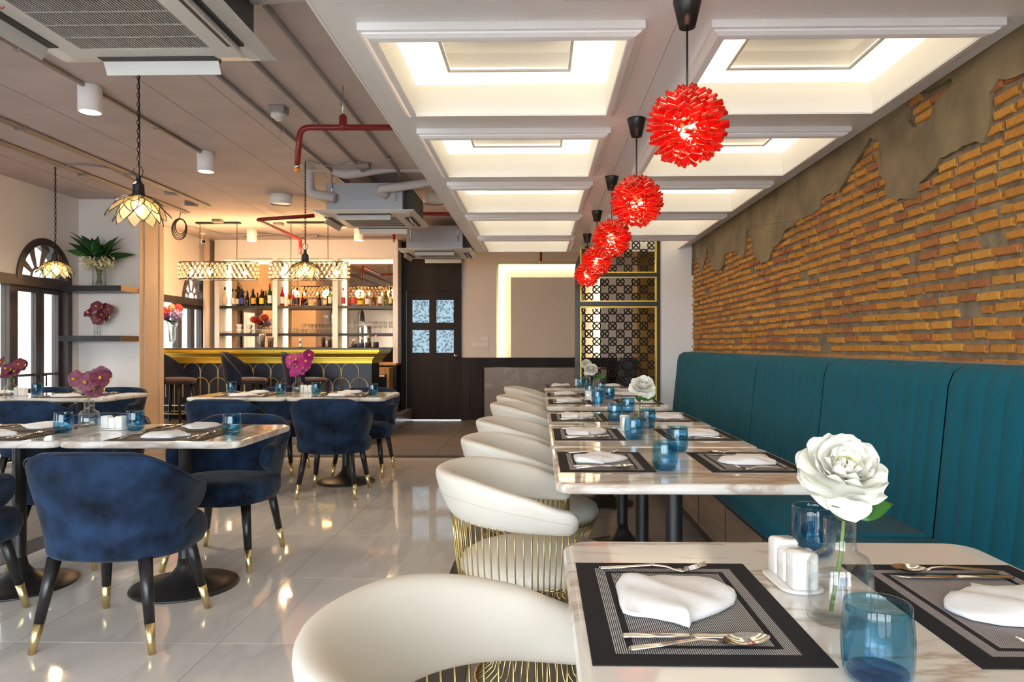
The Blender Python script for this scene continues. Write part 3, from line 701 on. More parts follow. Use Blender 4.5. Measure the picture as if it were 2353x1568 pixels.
def tumbler_meshes():
    r = lambda z: .0405+.0035*math.sin(min(1, z/.06)*PI*.5)-.004*smooth(.05, .098, z)
    n = 24; rg = []
    zs = [.0, .002, .006, .014, .03, .05, .07, .085, .0965]; sc = [.72, .82, .93, .99, 1, 1, 1, 1, 1]
    for z, s in zip(zs, sc): rg.append([(r(z)*s*math.cos(2*PI*j/n), r(z)*s*math.sin(2*PI*j/n), z) for j in range(n)])
    rg.append([((r(.098)-.001)*math.cos(2*PI*j/n), (r(.098)-.001)*math.sin(2*PI*j/n), .098) for j in range(n)])
    for z in (.0965, .085, .07, .05, .032, .022, .016):
        rg.append([((r(z)-.0025-(.0018 if j % 2 else 0)*(z < .075)-(0 if z > .02 else .006))*math.cos(2*PI*j/n), (r(z)-.0025-(.0018 if j % 2 else 0)*(z < .075)-(0 if z > .02 else .006))*math.sin(2*PI*j/n), z+(.003*(j % 2) if z < .04 else 0)) for j in range(n)])
    rg.append([(.012*math.cos(2*PI*j/n), .012*math.sin(2*PI*j/n), .013) for j in range(n)])
    body = MB().rings(rg, cap=False); body.f.append([(len(rg)-1)*n+j for j in range(n)]); body.m.append(0); body.s.append(True); body.f.append([j for j in range(n)][::-1]); body.m.append(0); body.s.append(True)
    base = MB().lathe([(0, .0026), (.030, .003), (.036, .008), (.037, .0135), (.022, .0125), (0, .0118)], 20)
    return body.mesh('glass_body', 'blue_glass'), base.mesh('thick_base', 'blue_base')
ME_TUM, ME_TUMB = tumbler_meshes()
PROTO = {}
def tumbler(loc, label, group):
    t = thing('tumbler', label, 'glass', loc, rnd.uniform(0, 1), group); link('glass_body', ME_TUM, t); link('thick_base', ME_TUMB, t); return t
def setting(tz, cx, cy, rz, who, mt, dz=0, order=(0, 0)):
    """place setting: local +x points from the diner to the table middle; rz turns it."""
    c, s = math.cos(rz), math.sin(rz)
    def W(x, y): return (cx+c*x-s*y, cy+s*x+c*y)
    o = link('placemat', mt, None, (cx, cy, tz), rz); tag(o, 'dark woven placemat, %s' % who, 'placemat', 'placemats')
    z = tz+.0022; q = rnd.uniform(-.05, .05)
    x, y = W(nc_off[0], nc_off[1]); tag(link('napkin', ME_NAP[rnd.randrange(4)], None, (x, y, z), rz+q), 'white folded napkin, %s' % who, 'napkin', 'napkins')
    x, y = W(-.02, .172); tag(link('fork', ME_FORK, None, (x, y, z), rz+rnd.uniform(-.06, .06)), 'silver fork, %s' % who, 'fork', 'forks')
    x, y = W(-.005, -.135); tag(link('knife', ME_KNIFE, None, (x, y, z), rz+rnd.uniform(-.03, .03)), 'silver table knife, %s' % who, 'knife', 'knives')
    x, y = W(-.01, -.168); tag(link('spoon', ME_SPOON, None, (x, y, z), rz+rnd.uniform(.02, .10)), 'silver spoon beside the knife, %s' % who, 'spoon', 'spoons')
mc = PZ(1560, 1400, .75); nc_off = (nc.x-(.06+.16), nc.y-1.155)
# ---- salt and pepper caddy
def caddy(loc, rz, label):
    t = thing('condiment_set', label, 'condiments', loc, rz, 'salt and pepper sets')
    rr = [[(p[0], p[1], z) for p in rrect(-.038+i, .038-i, -.068+i, .068-i, .03, 4)] for i, z in ((.006, 0), (0, .004), (0, .007), (.004, .0075))]
    MB().rings(rr).build('tray', 'porcelain', t)
    for y, w, nm in ((-.041, .0195, 'pepper_shaker'), (0, .019, 'toothpick_holder'), (.041, .0195, 'salt_shaker')):
        h = .062 if nm != 'toothpick_holder' else .054
        MB().rings([[(p[0], p[1]+y, z) for p in rrect(-.022+i, .022-i, -w+i, w-i, .006, 3)] for i, z in ((.001, .0078), (0, .010), (0, .0078+h-.005), (.003, .0078+h))]).build(nm, 'porcelain', t)
    return t
# ---- glass vase and flowers
def vase_parts(t, s=1.0):
    MB().lathe([(0, 0), (.044*s, 0), (.049*s, .004), (.0485*s, .05), (.047*s, .085*s), (.040*s, .098*s), (.026*s, .106*s), (.0235*s, .115*s), (.0235*s, .155*s), (.0215*s, .155*s), (.0215*s, .115*s), (.024*s, .104*s), (.038*s, .095*s), (.0445*s, .084*s), (.0455*s, .05), (.045*s, .009), (0, .008)], 28).build('vase', 'clear_glass', t)
    MB().lathe([(0, .0085), (.0445*s, .0095), (.045*s, .06*s), (0, .06*s)], 24).build('water', 'water', t)
def petal(mb, M4, L, Wd, cup, ruf, q, mi=0, nu=6, nv=5):
    ph = q.uniform(0, 6)
    def fn(u, v):
        a = (u*2-1); w = Wd*math.sin(PI*min(1, .10+v*.66))**.75*(1 if v < .85 else 1-(v-.85)*2.2)
        x = a*w; y = v*L*(1-.10*abs(a)*v); z = cup*(v*v)*L+cup*.6*a*a*w+ruf*math.sin(a*4+ph)*v*v
        return M4 @ Vector((x, y, z))
    mb.grid(fn, nu, nv, mi)
def rotm(a, tilt, c=(0, 0, 0), r0=0, z0=0):
    return Matrix.Translation(c) @ Matrix.Rotation(a, 4, 'Z') @ Matrix.Translation((0, r0, z0)) @ Matrix.Rotation(tilt, 4, 'X')
def peony(t, c, seed, rad=.062, single=False, tiltx=.75):
    q = random.Random(seed); hub = None; base = Matrix.Translation(c) @ Matrix.Rotation(tiltx, 4, 'X')
    jobs = []
    for n, L, Wd, tilt, z0 in ((8, 1.10, .62, -.45, -.014), (9, 1.06, .60, -.05, -.010), (9, .98, .52, .30, -.004), (9, .82, .42, .60, 0), (8, .62, .30, .85, .003), (6, .42, .2, 1.1, .006)):
        for i in range(n):
            a = 2*PI*i/n+q.uniform(-.25, .25)+n; jobs.append((base @ rotm(a, tilt+q.uniform(-.2, .2), r0=.006, z0=z0*rad/.062), L*rad*q.uniform(.88, 1.1), Wd*rad*q.uniform(.9, 1.15)))
    if single:
        for m4, L, Wd in jobs:
            mb = MB(); petal(mb, m4, L, Wd, .36, .005, q, nu=10, nv=6); mb.build('petal', 'peony', t, subsurf=1)
    else:
        mb = MB()
        for m4, L, Wd in jobs: petal(mb, m4, L, Wd, .36, .003, q, nu=4, nv=4)
        mb.build('bloom', 'peony', t)
    hb = MB()
    for i in range(14): a = q.uniform(0, 6.28); p0 = base @ Vector((0, 0, 0)); p1 = base @ Vector((.013*math.cos(a), .013*math.sin(a), .024)); hb.tube([p0, p1], [.0012, .0016], 4)
    hb.build('stamens', 'peony_heart', t)
def leaf_obj(t, p, az, tilt, L, Wd, m='leaf', roll=0):
    mb = MB(); m4 = Matrix.Translation(p) @ Matrix.Rotation(az, 4, 'Z') @ Matrix.Rotation(tilt, 4, 'X') @ Matrix.Rotation(roll, 4, 'Y')
    def fn(u, v):
        a = u*2-1; w = Wd*math.sin(PI*(v**.75))*(1-.15*v)+.0005; return m4 @ Vector((a*w, v*L, abs(a)*w*.18-.30*L*v*v))
    mb.grid(fn, 4, 7); return mb.build('leaf', m, t, solid=.0006)
def peony_vase(loc, seed, label, lean, single=False, rad=.062, hgt=.225):
    t = thing('peony_vase', label, 'flower vase', loc, 0, 'vases of white peonies'); vase_parts(t)
    tip = Vector((lean[0], lean[1], hgt)); MB().tube([(-.012, .004, .012), (.0, .0, .09), (.006, 0, .15), tip*.97], [.0035, .0033, .003, .003], 7).build('stem', 'stem', t)
    peony(t, tip, seed, rad, single)
    leaf_obj(t, (.008, -.006, .165), R(-95), .30, .075, .022, 'leaf', 1.0); leaf_obj(t, (.008, 0, .16), R(-100), .95, .06, .016, 'leaf', .8); leaf_obj(t, (.004, 0, .15), R(140), .9, .055, .014)
    return t
def orchid_bloom(t, c, az, tilt, s, q, m='orchid'):
    mb = MB(); base = Matrix.Translation(c) @ Matrix.Rotation(az, 4, 'Z') @ Matrix.Rotation(tilt, 4, 'X')
    for k, (a, L, Wd) in enumerate(((0, 1, .48), (72, 1.0, .62), (144, .95, .48), (216, .95, .48), (288, 1.0, .62))):
        petal(mb, base @ Matrix.Rotation(R(a)+q.uniform(-.1, .1), 4, 'Z') @ Matrix.Rotation(.18, 4, 'X'), L*s, Wd*s, -.12, .002, q, 0, 4, 4)
    mb.lathe([(.0, .02*s/.04), (.004*s/.04, .016*s/.04), (.007*s/.04, .006*s/.04), (.004*s/.04, 0)], 8)
    o0 = len(mb.v)-32
    for i in range(o0, len(mb.v)): mb.v[i] = tuple(base @ Vector(mb.v[i]))
    nf = 24
    for i in range(len(mb.f)-nf-2, len(mb.f)): mb.m[i] = 1
    return mb.build('bloom', [m, 'orchid_heart'], t)
def orchid_vase(loc, seed, label, n, s=.042, spread=.07, hgt=.2, m='orchid', kind='bottle', up=.10, grp='vases of orchids'):
    q = random.Random(seed); t = thing('orchid_vase', label, 'flower vase', loc, 0, grp)
    if kind == 'bottle': vase_parts(t); top = .155
    else:
        MB().lathe([(0, 0), (.036, 0), (.037, .13), (.035, .13), (.0345, .008), (0, .008)], 24).build('vase', 'clear_glass', t); MB().lathe([(0, .009), (.034, .009), (.034, .06), (0, .06)], 20).build('water', 'water', t); top = .13
    for k in range(n):
        a = 2.4*k+q.uniform(-.3, .3); rr = spread*math.sqrt((k+.5)/n); c = Vector((rr*math.cos(a)*1.25, rr*math.sin(a)*.7, hgt+up*(k/n)+q.uniform(-.02, .03)))
        MB().tube([(0, 0, .02), (0, 0, top), c], .0022, 5).build('stem', 'stem', t)
        orchid_bloom(t, c, math.atan2(c.x, .09)*.7+q.uniform(-.3, .3), R(72)+q.uniform(-.35, .35), s*q.uniform(.88, 1.1), q, m)
    return t
# ---- white wire-base armchair (faces local +x)
def make_white_chair():
    t = thing('wire_armchair', '', 'chair'); A0, hw = -.37, .285
    def plan(s):                                   # s -1..1 round the back, arms forward
        a = abs(s); sg = 1 if s >= 0 else -1
        if a < .66: th = a/.66*PI/2; return Vector((-.085-hw*math.cos(th), sg*hw*math.sin(th), 0)), Vector((-math.cos(th), sg*math.sin(th), 0))
        k = (a-.66)/.34; return Vector((-.085+k*.155, sg*(hw-.012*k*k), 0)), Vector((0, sg, 0))
    zt = lambda s: .748-.10*smooth(.25, 1.02, abs(s)); zb = lambda s: .576-.012*smooth(.3, 1, abs(s))
    rg = []; ns = 44
    for i in range(ns+1):
        s = -1+2*i/ns; p, nn = plan(s); e = 1-abs(s); sh = 1 if e > .07 else .45+.55*math.sqrt(max(0, 1-(1-e/.07)**2))
        t0, b0 = zt(s), zb(s); mid = (t0+b0)/2; hh = (t0-b0)/2*sh; th = .036*sh; lean = .035
        sec = []
        for j in range(14):
            a = 2*PI*j/14; ca, sa = math.cos(a), math.sin(a); ca = math.copysign(abs(ca)**.75, ca); sa = math.copysign(abs(sa)**.6, sa)
            off = nn*(th*ca+lean*sa*(.5+.5*e)); sec.append((p.x+off.x, p.y+off.y, mid+hh*sa))
        rg.append(sec)
    MB().rings(rg).build('padded_back', 'white_leather', t, subsurf=1)
    MB().tube([(plan(-.93+1.86*i/36)[0].x+plan(-.93+1.86*i/36)[1].x*.041, plan(-.93+1.86*i/36)[0].y+plan(-.93+1.86*i/36)[1].y*.041, (zt(-.93+1.86*i/36)*.55+zb(-.93+1.86*i/36)*.45)) for i in range(37)], .0012, 5).build('seam', 'white_leather', t)
    # seat
    MB().lathe([(0, .375), (.225, .375), (.258, .385), (.266, .405), (.258, .432), (.225, .452), (.12, .462), (0, .464)], 36).xform(Matrix.Translation((-.06, 0, 0)) @ Matrix.Diagonal((1.05, .96, 1, 1))).build('seat', 'white_leather', t)
    cx = -.07
    # wires: basket under the padded back, then along the open front, then pedestal
    n = 46
    for i in range(n):
        s = -.97+1.94*i/(n-1); p, nn = plan(s); th = math.atan2(p.y, p.x-cx); w = Vector((cx+.165*math.cos(th), .165*math.sin(th), .245)); d = Vector((p.x, p.y, zb(s)+.03))
        m1 = Vector((p.x+(cx-p.x)*.06, p.y*.95, .42)); m2 = Vector((cx+(p.x-cx)*.80, p.y*.80, .31))
        MB().tube([d, (d*.4+m1*.6), m1, (m1+m2)/2+Vector(((p.x-cx)*.03, p.y*.03, -.012)), m2, w], .0026, 5).build('wire', 'brass', t)
    for i in range(17):
        th = R(-62+124*i/16); p = Vector((cx+.275*math.cos(th), .262*math.sin(th), .375)); w = Vector((cx+.165*math.cos(th), .165*math.sin(th), .245))
        MB().tube([p, (p+w)/2+Vector((.02*math.cos(th), .02*math.sin(th), -.02)), w], .0026, 5).build('wire', 'brass', t)
    for i in range(40):
        th = 2*PI*i/40; f = lambda r, z: (cx+r*math.cos(th), r*math.sin(th), z)
        MB().tube([f(.165, .245), f(.145, .17), f(.142, .11), f(.16, .05), f(.215, .006)], .0026, 5).build('pedestal_wire', 'brass', t)
    for r, z in ((.165, .245), (.142, .12), (.215, .006)):
        MB().tube([(cx+r*math.cos(2*PI*i/40), r*math.sin(2*PI*i/40), z) for i in range(40)], .005, 6, closed=True).build('ring', 'brass', t)
    for sg in (-1, 1):
        p = plan(.97*sg)[0]; a = Vector((p.x, p.y, .56)); b2 = Vector((cx+.275*math.cos(R(62)), sg*.262*math.sin(R(62)), .375))
        MB().tube([a, b2], .005, 6).build('front_rail', 'brass', t)
    rl = []
    for i in range(31):
        th = R(-62+124*i/30); rl.append((cx+.275*math.cos(th), .262*math.sin(th), .373))
    MB().tube(rl, .005, 6).build('seat_rail', 'brass', t)
    return t
# ---- blue velvet dining chair (faces local +y)
def make_blue_chair():
    t = thing('velvet_chair', '', 'chair')
    def plan(s, z):
        a = abs(s); sg = 1 if s >= 0 else -1; k = smooth(.33, .80, z); hw = .235+.055*k; yb = -.20-.055*k; rr = .17
        Lb = hw-rr; La = PI/2*rr; Ls = .18; tot = Lb+La+Ls; d = a*tot
        if d < Lb: return sg*d, yb-.012*math.cos(d/Lb*PI/2)+.0
        d -= Lb
        if d < La: th = d/rr; return sg*(Lb+rr*math.sin(th)), yb+rr-rr*math.cos(th)
        d -= La; return sg*(hw-.01*(d/Ls)**2), yb+rr+d
    zt = lambda s: .775-.015*abs(s)-.125*smooth(.28, .82, abs(s))-.01*smooth(.9, 1, abs(s)); zb = .345
    nu, nv = 40, 12
    def fn(u, v):
        s0 = (u*2-1); sm = .60+.40*smooth(.22, .74, v)-.05*smooth(.88, 1.0, v); s = s0*sm; z = zb+(zt(s)-zb)*v
        x, y = plan(s, z); return (x, y, z)
    MB().grid(fn, nu, nv).build('shell', 'velvet', t, solid=.062, subsurf=1)
    pts = []
    for i in range(41):
        s = (-.93+1.86*i/40)*.94; z = zt(s)-.016; x, y = plan(s, z); x2, y2 = plan(s*.99, z); L = math.hypot(x, y+.02); nx, ny = (x/.29 if abs(x) > .15 else x/.6), (-1 if abs(x) < .12 else -max(0, 1-(abs(x)-.12)/.16)); ln = math.hypot(nx, ny) or 1
        pts.append((x+nx/ln*.033, y+ny/ln*.033, z))
    MB().tube(pts, .0035, 6).build('piping', 'velvet', t)
    def se(rx, ry0, ry1, z, n=28):
        o = []
        for j in range(n):
            a = 2*PI*j/n; c, s = math.cos(a), math.sin(a); o.append((rx*math.copysign(abs(c)**.72, c), (ry1 if s > 0 else ry0)*math.copysign(abs(s)**.72, s)+.02, z))
        return o
    MB().rings([se(.225, .205, .235, .335), se(.270, .22, .268, .345), se(.283, .225, .280, .385), se(.280, .222, .278, .425), se(.258, .21, .258, .45), se(.17, .15, .18, .463), se(.05, .05, .05, .466)]).build('seat', 'velvet', t)
    for sx in (-1, 1):
        for sy in (-1, 1):
            top = Vector((sx*.175, sy*.175+.0, .35)); bot = Vector((sx*.228, sy*.24+.012, 0)); md = top+(bot-top)*.68
            lg = MB().tube([top, md], [.026, .0185], 14).build('leg', 'black_wood', t)
            MB().tube([md, bot], [.0187, .0135], 14).build('ferrule', 'brass_bright', lg)
    return t
# ---- right-hand row: tables, settings, chairs
TX0, TX1 = .05, .915; TD = .79
TR = [('nearest marble table beside the camera', .765+.395-.01), ('front table of the middle banquette row', 2.17+.395), ('centre table of the middle banquette row', 2.965+.395), ('rear table of the middle banquette row', 3.76+.395), ('front table of the back banquette pair', 4.93+.395), ('rear table of the back banquette pair', 5.725+.395), ('farthest banquette table by the lattice screen', 7.02+.395)]
tb = make_table('marble_table', TX1-TX0, TD, .215); wc = make_white_chair()
chl = ['nearest of all, cut by the bottom edge', 'second from the camera', 'third from the camera', 'fourth from the camera', 'fifth from the camera', 'sixth from the camera', 'farthest, near the lattice screen']
for i, (nm, yc) in enumerate(TR):
    lb = 'white marble pedestal table, %s' % nm
    o = (move if i == 0 else dup)(tb, ((TX0+TX1)/2, yc, 0), 0, lb, 'banquette tables')
    cyy = yc-.03 if i else 1.10
    lb = 'cream padded armchair with gold wire base, %s' % chl[i]
    (move if i == 0 else dup)(wc, (.058, cyy, 0), 0, lb, 'cream wire armchairs')
    nm2 = nm.replace(' beside the camera', '').replace(' by the lattice screen', '')
    my = yc+.03 if i else 1.157
    setting(.75, TX0+.02+.16, my, 0, 'armchair side of %s' % nm2, ME_MAT)
    setting(.75, TX1-.02-.16, my, PI, 'bench side of %s' % nm2, ME_MAT)
    tumbler((.425, yc-.145 if i else .905, .75), 'blue tumbler, armchair side of %s' % nm2, 'blue tumblers')
    tumbler((.552, yc+.30, .75), 'blue tumbler, bench side of %s' % nm2, 'blue tumblers')
p = PZ(1930, 1424, .75); peony_vase((p.x, p.y, .75), 3, 'large white peony in clear bottle vase on the nearest table', (.0, -.01), True, .053, .228)
caddy((.447, 1.27, .75), .05, 'white salt and pepper set behind the peony vase on the nearest table')
peony_vase((.475, 3.42, .75), 5, 'white peony in clear vase on the middle banquette row', (.02, 0), False, .052)
caddy((.43, 3.58, .75), 0, 'white salt and pepper set on the middle banquette row')
peony_vase((.45, 5.68, .75), 8, 'pale peony in clear vase on the back banquette pair', (-.04, 0), False, .046, .235)
caddy((.38, 5.55, .75), 0, 'white salt and pepper set on the back banquette pair')
peony_vase((.49, 7.42, .75), 9, 'pale yellow peony in clear vase on the farthest banquette table', (0, 0), False, .045, .235)
caddy((.40, 7.5, .75), 0, 'white salt and pepper set on the farthest banquette table')
# ---- left-hand groups: two square tables each
tl = make_table('dining_table', .815, .69, .245); bc = make_blue_chair()
GR = [('window-side table of the front left pair', -2.54, 3.44), ('aisle-side table of the front left pair', -1.725, 3.445), ('window-side table below the far chain lamp', -4.711, 5.98), ('aisle-side table before the niche shelves', -3.893, 5.99), ('left table before the bar', -2.482, 6.10), ('right table before the bar', -1.663, 6.11)]
CH = [(-2.52, 2.90, 0), (-1.70, 2.90, .02), (-2.55, 3.93, PI), (-1.72, 3.90, PI), (-3.78, 5.38, .03), (-4.62, 5.40, 0), (-4.02, 6.55, PI), (-4.72, 6.57, PI), (-2.40, 5.54, -.03), (-1.625, 5.62, .02), (-2.45, 6.62, PI), (-1.62, 6.58, PI)]
CL_ = ['navy velvet chair with brass-tipped legs cut off by the left edge of the picture', 'large blue velvet chair in the left foreground, back turned to the camera', 'blue velvet chair behind the orchid vase, only its top showing over the table', 'blue velvet chair facing the camera behind the front left table', 'dark velvet chair seen from behind at the table near the window', 'dark velvet chair by the window, mostly outside the picture', 'dark velvet chair in front of the niche and pillar', 'bright blue velvet chair by the arched window', 'navy velvet chair, left of the two backs at the table before the bar', 'navy velvet chair, right of the two backs at the table before the bar', 'dark velvet chair on the bar side, left of two', 'dark velvet chair on the bar side, right of two, near the dark door']
for i, (nm, x, y) in enumerate(GR):
    (move if i == 0 else dup)(tl, (x, y, 0), 0, 'white marble pedestal table, %s' % nm, 'left dining tables')
    setting(.75, x+.02, y-.345+.015+.16, PI/2, 'near side of %s' % nm, ME_MAT2); setting(.75, x-.02, y+.345-.015-.16, -PI/2, 'far side of %s' % nm, ME_MAT2)
for i, ((x, y, a), lb) in enumerate(zip(CH, CL_)): (move if i == 0 else dup)(bc, (x, y, 0), a, lb, 'blue velvet chairs')
def ontop(px, py): q = PZ(px, py, .75); return (q.x, q.y, .75)
for px, py, lb in ((146, 994, 'blue tumbler left of the orchid vase on the front left tables'), (311, 989, 'blue tumbler right of the white shaker set on the front left tables'), (533, 999, 'blue tumbler at the right end of the front left tables'),
                   (532, 902, 'blue tumbler at the left end of the tables before the bar'), (645, 906, 'blue tumbler left of the magenta orchid before the bar'), (727, 905, 'blue tumbler right of the shaker set before the bar'), (857, 908, 'blue tumbler at the right end of the tables before the bar'),
                   (84, 907, 'blue tumbler by the orchid vase at the window tables'), (200, 908, 'blue tumbler at the aisle end of the window tables')):
    tumbler(ontop(px, py), lb, 'blue tumblers')
orchid_vase(ontop(205, 992), 11, 'burgundy orchids in a clear bottle vase on the front left tables', 6, .052, .065, .20, up=.09)
caddy(ontop(262, 988), R(80), 'white porcelain shaker set right of the burgundy orchids')
orchid_vase(ontop(25, 915), 12, 'burgundy orchids in a clear vase at the left edge of the picture', 6, .055, .075, .20, up=.10)
caddy(ontop(48, 910), R(70), 'white shaker set beside the orchids at the window tables')
orchid_vase(ontop(685, 907), 13, 'magenta orchids in a clear vase on the tables before the bar', 9, .058, .075, .20, 'orchid_bright', up=.15)
caddy(ontop(706, 903), R(70), 'white shaker set beside the magenta orchids')
# ================================================================== BAR
Y1 = 9.32; PZT = .18; BX1 = P(871, 820, Y1).x; BT = P(600, 800, Y1).z
bar = thing('bar_counter', 'long bar counter with gold cornice and navy front of gold arches', 'bar', ((XL+BX1)/2, Y1+.4, PZT))
IB = Matrix.Translation((-(XL+BX1)/2, -(Y1+.4), -PZT))
def bp(mb, nm, m, par=None, **k): return mb.xform(IB).build(nm, m, par or bar, **({} if par is None else k)) if par is None else mb.xform(IB).build(nm, m, par, **k)
YP = Y1+.22; XE = BX1-.16                                # navy front panel set back under the cornice
bp(MB().box(XL+.01, XE, YP, YP+.45, PZT+.06, BT-.02), 'body', 'navy_panel')
bp(MB().box(XE, XE+.012, YP+.0, YP+.45, PZT+.06, BT-.05), 'end_panel', 'black_wood')
bp(MB().box(XL+.02, XE-.03, YP+.05, YP+.43, PZT, PZT+.06), 'plinth', 'black_wood')
bp(MB().box(XL+.005, BX1+.012, Y1-.012, Y1+.78, BT-.022, BT), 'counter_slab', 'stone_top', )
# cornice: stepped gold profile (projection in from front, z below top)
zc0, zc1 = BT-.022, P(600, 835, Y1+.15).z; hh = zc0-zc1
pf = [(0, 0), (0, .16), (.02, .20), (.02, .27), (.035, .33), (.06, .42), (.075, .50), (.085, .54), (.085, .62), (.11, .66), (.11, .74), (.12, .78), (.12, 1), (.22, 1), (.22, 0)]
vs = []
for d, z in pf: vs += [(XL+.006, Y1+d, zc0-z*hh), (BX1-d, Y1+d, zc0-z*hh), (BX1-d, Y1+.76, zc0-z*hh)]
n = len(pf); fs = []
for i in range(n-1): fs += [(3*i, 3*i+1, 3*i+4, 3*i+3), (3*i+1, 3*i+2, 3*i+5, 3*i+4)]
bp(MB().add(vs, fs), 'gold_cornice', 'gold_paint')
# gold arches, two staggered rows
pitch = .2385; x = P(398, 850, YP).x-pitch*9; zt1, zt2 = P(500, 834, YP).z, P(500, 868, YP).z
def arch_pts(cx, top, w, z0): return [(cx-w/2, YP-.006, z0)]+[(cx-w/2*math.cos(PI*i/12), YP-.006, top-w/2+w/2*math.sin(PI*i/12)) for i in range(13)]+[(cx+w/2, YP-.006, z0)]
for row, top in ((0, zt1), (1, zt2)):
    k = 0
    while True:
        cx = XL+.08+(k+.5+row*.5)*pitch
        if cx+pitch/2 > XE+.02: break
        bp(MB().tube(arch_pts(cx, top, pitch-.012, PZT+.30 if row == 0 else PZT+.08), .0065, 6), 'gold_arch', 'brass_bright'); k += 1
for z in (P(500, 932, YP).z, P(500, 966, YP).z): bp(MB().tube([(XL+.01, YP-.008, z), (XE, YP-.008, z)], .008, 6), 'gold_rail', 'brass_bright')
# stools (face local +x)
def make_stool():
    t = thing('bar_stool', '', 'stool')
    def sh(u, v):
        s = (u*2-1); a = s*R(100); w = .215+.02*v; top = .62+.30*(1-abs(s)**2.2); z = .50+(top-.50)*v
        return (-.02-w*math.cos(a)-.05*v*(1-abs(s)), w*math.sin(a), z)
    MB().grid(sh, 22, 8).build('shell_back', 'velvet_dark', t, solid=.035, subsurf=1)
    MB().lathe([(0, .50), (.19, .50), (.215, .515), (.222, .545), (.20, .575), (.10, .585), (0, .586)], 28).xform(Matrix.Translation((.02, 0, 0)) @ Matrix.Diagonal((1.12, 1, 1, 1))).build('seat', 'stool_seat', t)
    for sx in (-1, 1):
        for sy in (-1, 1):
            MB().tube([(sx*.14, sy*.14, .51), (sx*.20, sy*.19, 0)], [.021, .013], 10).build('leg', 'black_wood', t)
    MB().tube([(.19, .18, .13), (-.19, .18, .13), (-.19, -.18, .13), (.19, -.18, .13)], .008, 6, closed=True).build('foot_rail', 'brass_bright', t)
    return t
st = make_stool(); SY = Y1-.22
for i, (px, lb) in enumerate(((398, 'dark velvet bar stool half hidden by the pillar'), (562, 'dark velvet bar stool in the middle of the bar'), (700, 'dark velvet bar stool behind the magenta orchids'))):
    (move if i == 0 else dup)(st, (P(px, 900, SY).x+.02, SY, PZT), R((-6, 4, 10)[i]), lb, 'bar stools')
# ---- back bar: white frame with three mirrored bays
YK = 10.9; KX0, KX1 = P(493, 700, YK).x, P(914, 700, YK).x; ZK = P(900, 835, YK).z
kb = thing('back_bar', 'white back bar frame with three mirrored and lit bays', 'back bar', ((KX0+KX1)/2, YK+.15, PZT))
IK = Matrix.Translation((-(KX0+KX1)/2, -(YK+.15), -PZT))
def kp(mb, nm, m, par=None): return mb.xform(IK).build(nm, m, par or kb)
bays = [(503, 626), (637, 764), (776, 903)]; bx = [(P(a, 700, YK).x, P(b2, 700, YK).x) for a, b2 in bays]; KT = P(700, 593, YK).z
plate_loops = [[(KX0, ZK), (KX1, ZK), (KX1, CEIL), (KX0, CEIL)]]+[[(a, ZK+.002), (b2, ZK+.002), (b2, KT), (a, KT)] for a, b2 in bx]
kp(plate(MB(), plate_loops, lambda u, v, t: (u, t, v), YK, YK+.03), 'face_frame', 'wall_white')
kp(MB().box(KX1-.02, KX1, YK+.03, YB-.062, ZK, CEIL), 'end_side', 'wall_white')
kp(MB().box(KX0, HX0-.002, YK-.06, YB-.005, PZT, ZK-.03), 'base_cabinet', 'black_wood')
kp(MB().box(KX0, HX0-.002, YK-.08, YB-.005, ZK-.03, ZK), 'base_top', 'timber')
ym = YB-.03
for i, (a, b2) in enumerate(bx):
    bay = kp(MB().box(a, b2, ym, ym+.02, ZK, KT), 'mirror', 'mirror')
    kp(MB().box(a-.012, a, YK+.03, ym, ZK, KT).box(b2, b2+.012, YK+.03, ym, ZK, KT).box(a, b2, YK+.03, ym, KT, KT+.012), 'bay_lining', 'wall_white', )
    kp(MB().box(a+.004, a+.05, ym-.02, ym-.002, ZK+.01, KT-.01), 'light_strip', 'led_strip')
    kp(MB().box(a+.05, b2-.02, ym-.02, ym-.002, KT-.055, KT-.012), 'light_strip', 'led_strip')
    if i == 2: kp(MB().box(b2-.02, b2-.004, ym-.02, ym-.002, ZK+.01, KT-.01), 'light_strip', 'led_strip')
YS0, YS1 = YK+.02, ym-.05
shz = []
for py, wd in ((703, 'upper'), (766, 'lower')):
    zt = P(700, py, YS0).z
    for i, (a, b2) in enumerate(bx):
        o = B('bar_shelf', 'shelf_black', a+.002, b2-.002, YS0, YS1, zt-.04, zt); tag(o, '%s black shelf in the %s bay of the back bar' % (wd, ('left', 'middle', 'right')[i]), 'shelf', 'back bar shelves')
    shz.append(zt)
YSM = (YS0+YS1)/2-.03
def bottle(px, h, w, glass, lab, cap, label, y=YSM, z=None, squat=False):
    z = shz[0] if z is None else z; c = P(px, 700, y); t = thing('bottle', label, 'bottle', (c.x, y, z), 0, 'bottles on the back bar')
    r = w/2; n1 = .58*h if not squat else .5*h
    MB().lathe([(0, 0), (r*.96, 0), (r, .006), (r, n1), (r*.85, n1+.05*h), (r*.40, n1+.16*h), (r*.34, h*.93), (0, h*.93)], 14).build('glass_body', 'bottle_'+glass, t)
    if lab: MB().lathe([(r*1.012, n1*.22), (r*1.012, n1*.82)], 14, cap=False).build('paper_label', 'label_'+lab, t)
    MB().lathe([(r*.40, h*.86), (r*.42, h), (0, h)], 10).build('cap', cap, t)
k = YSM/F
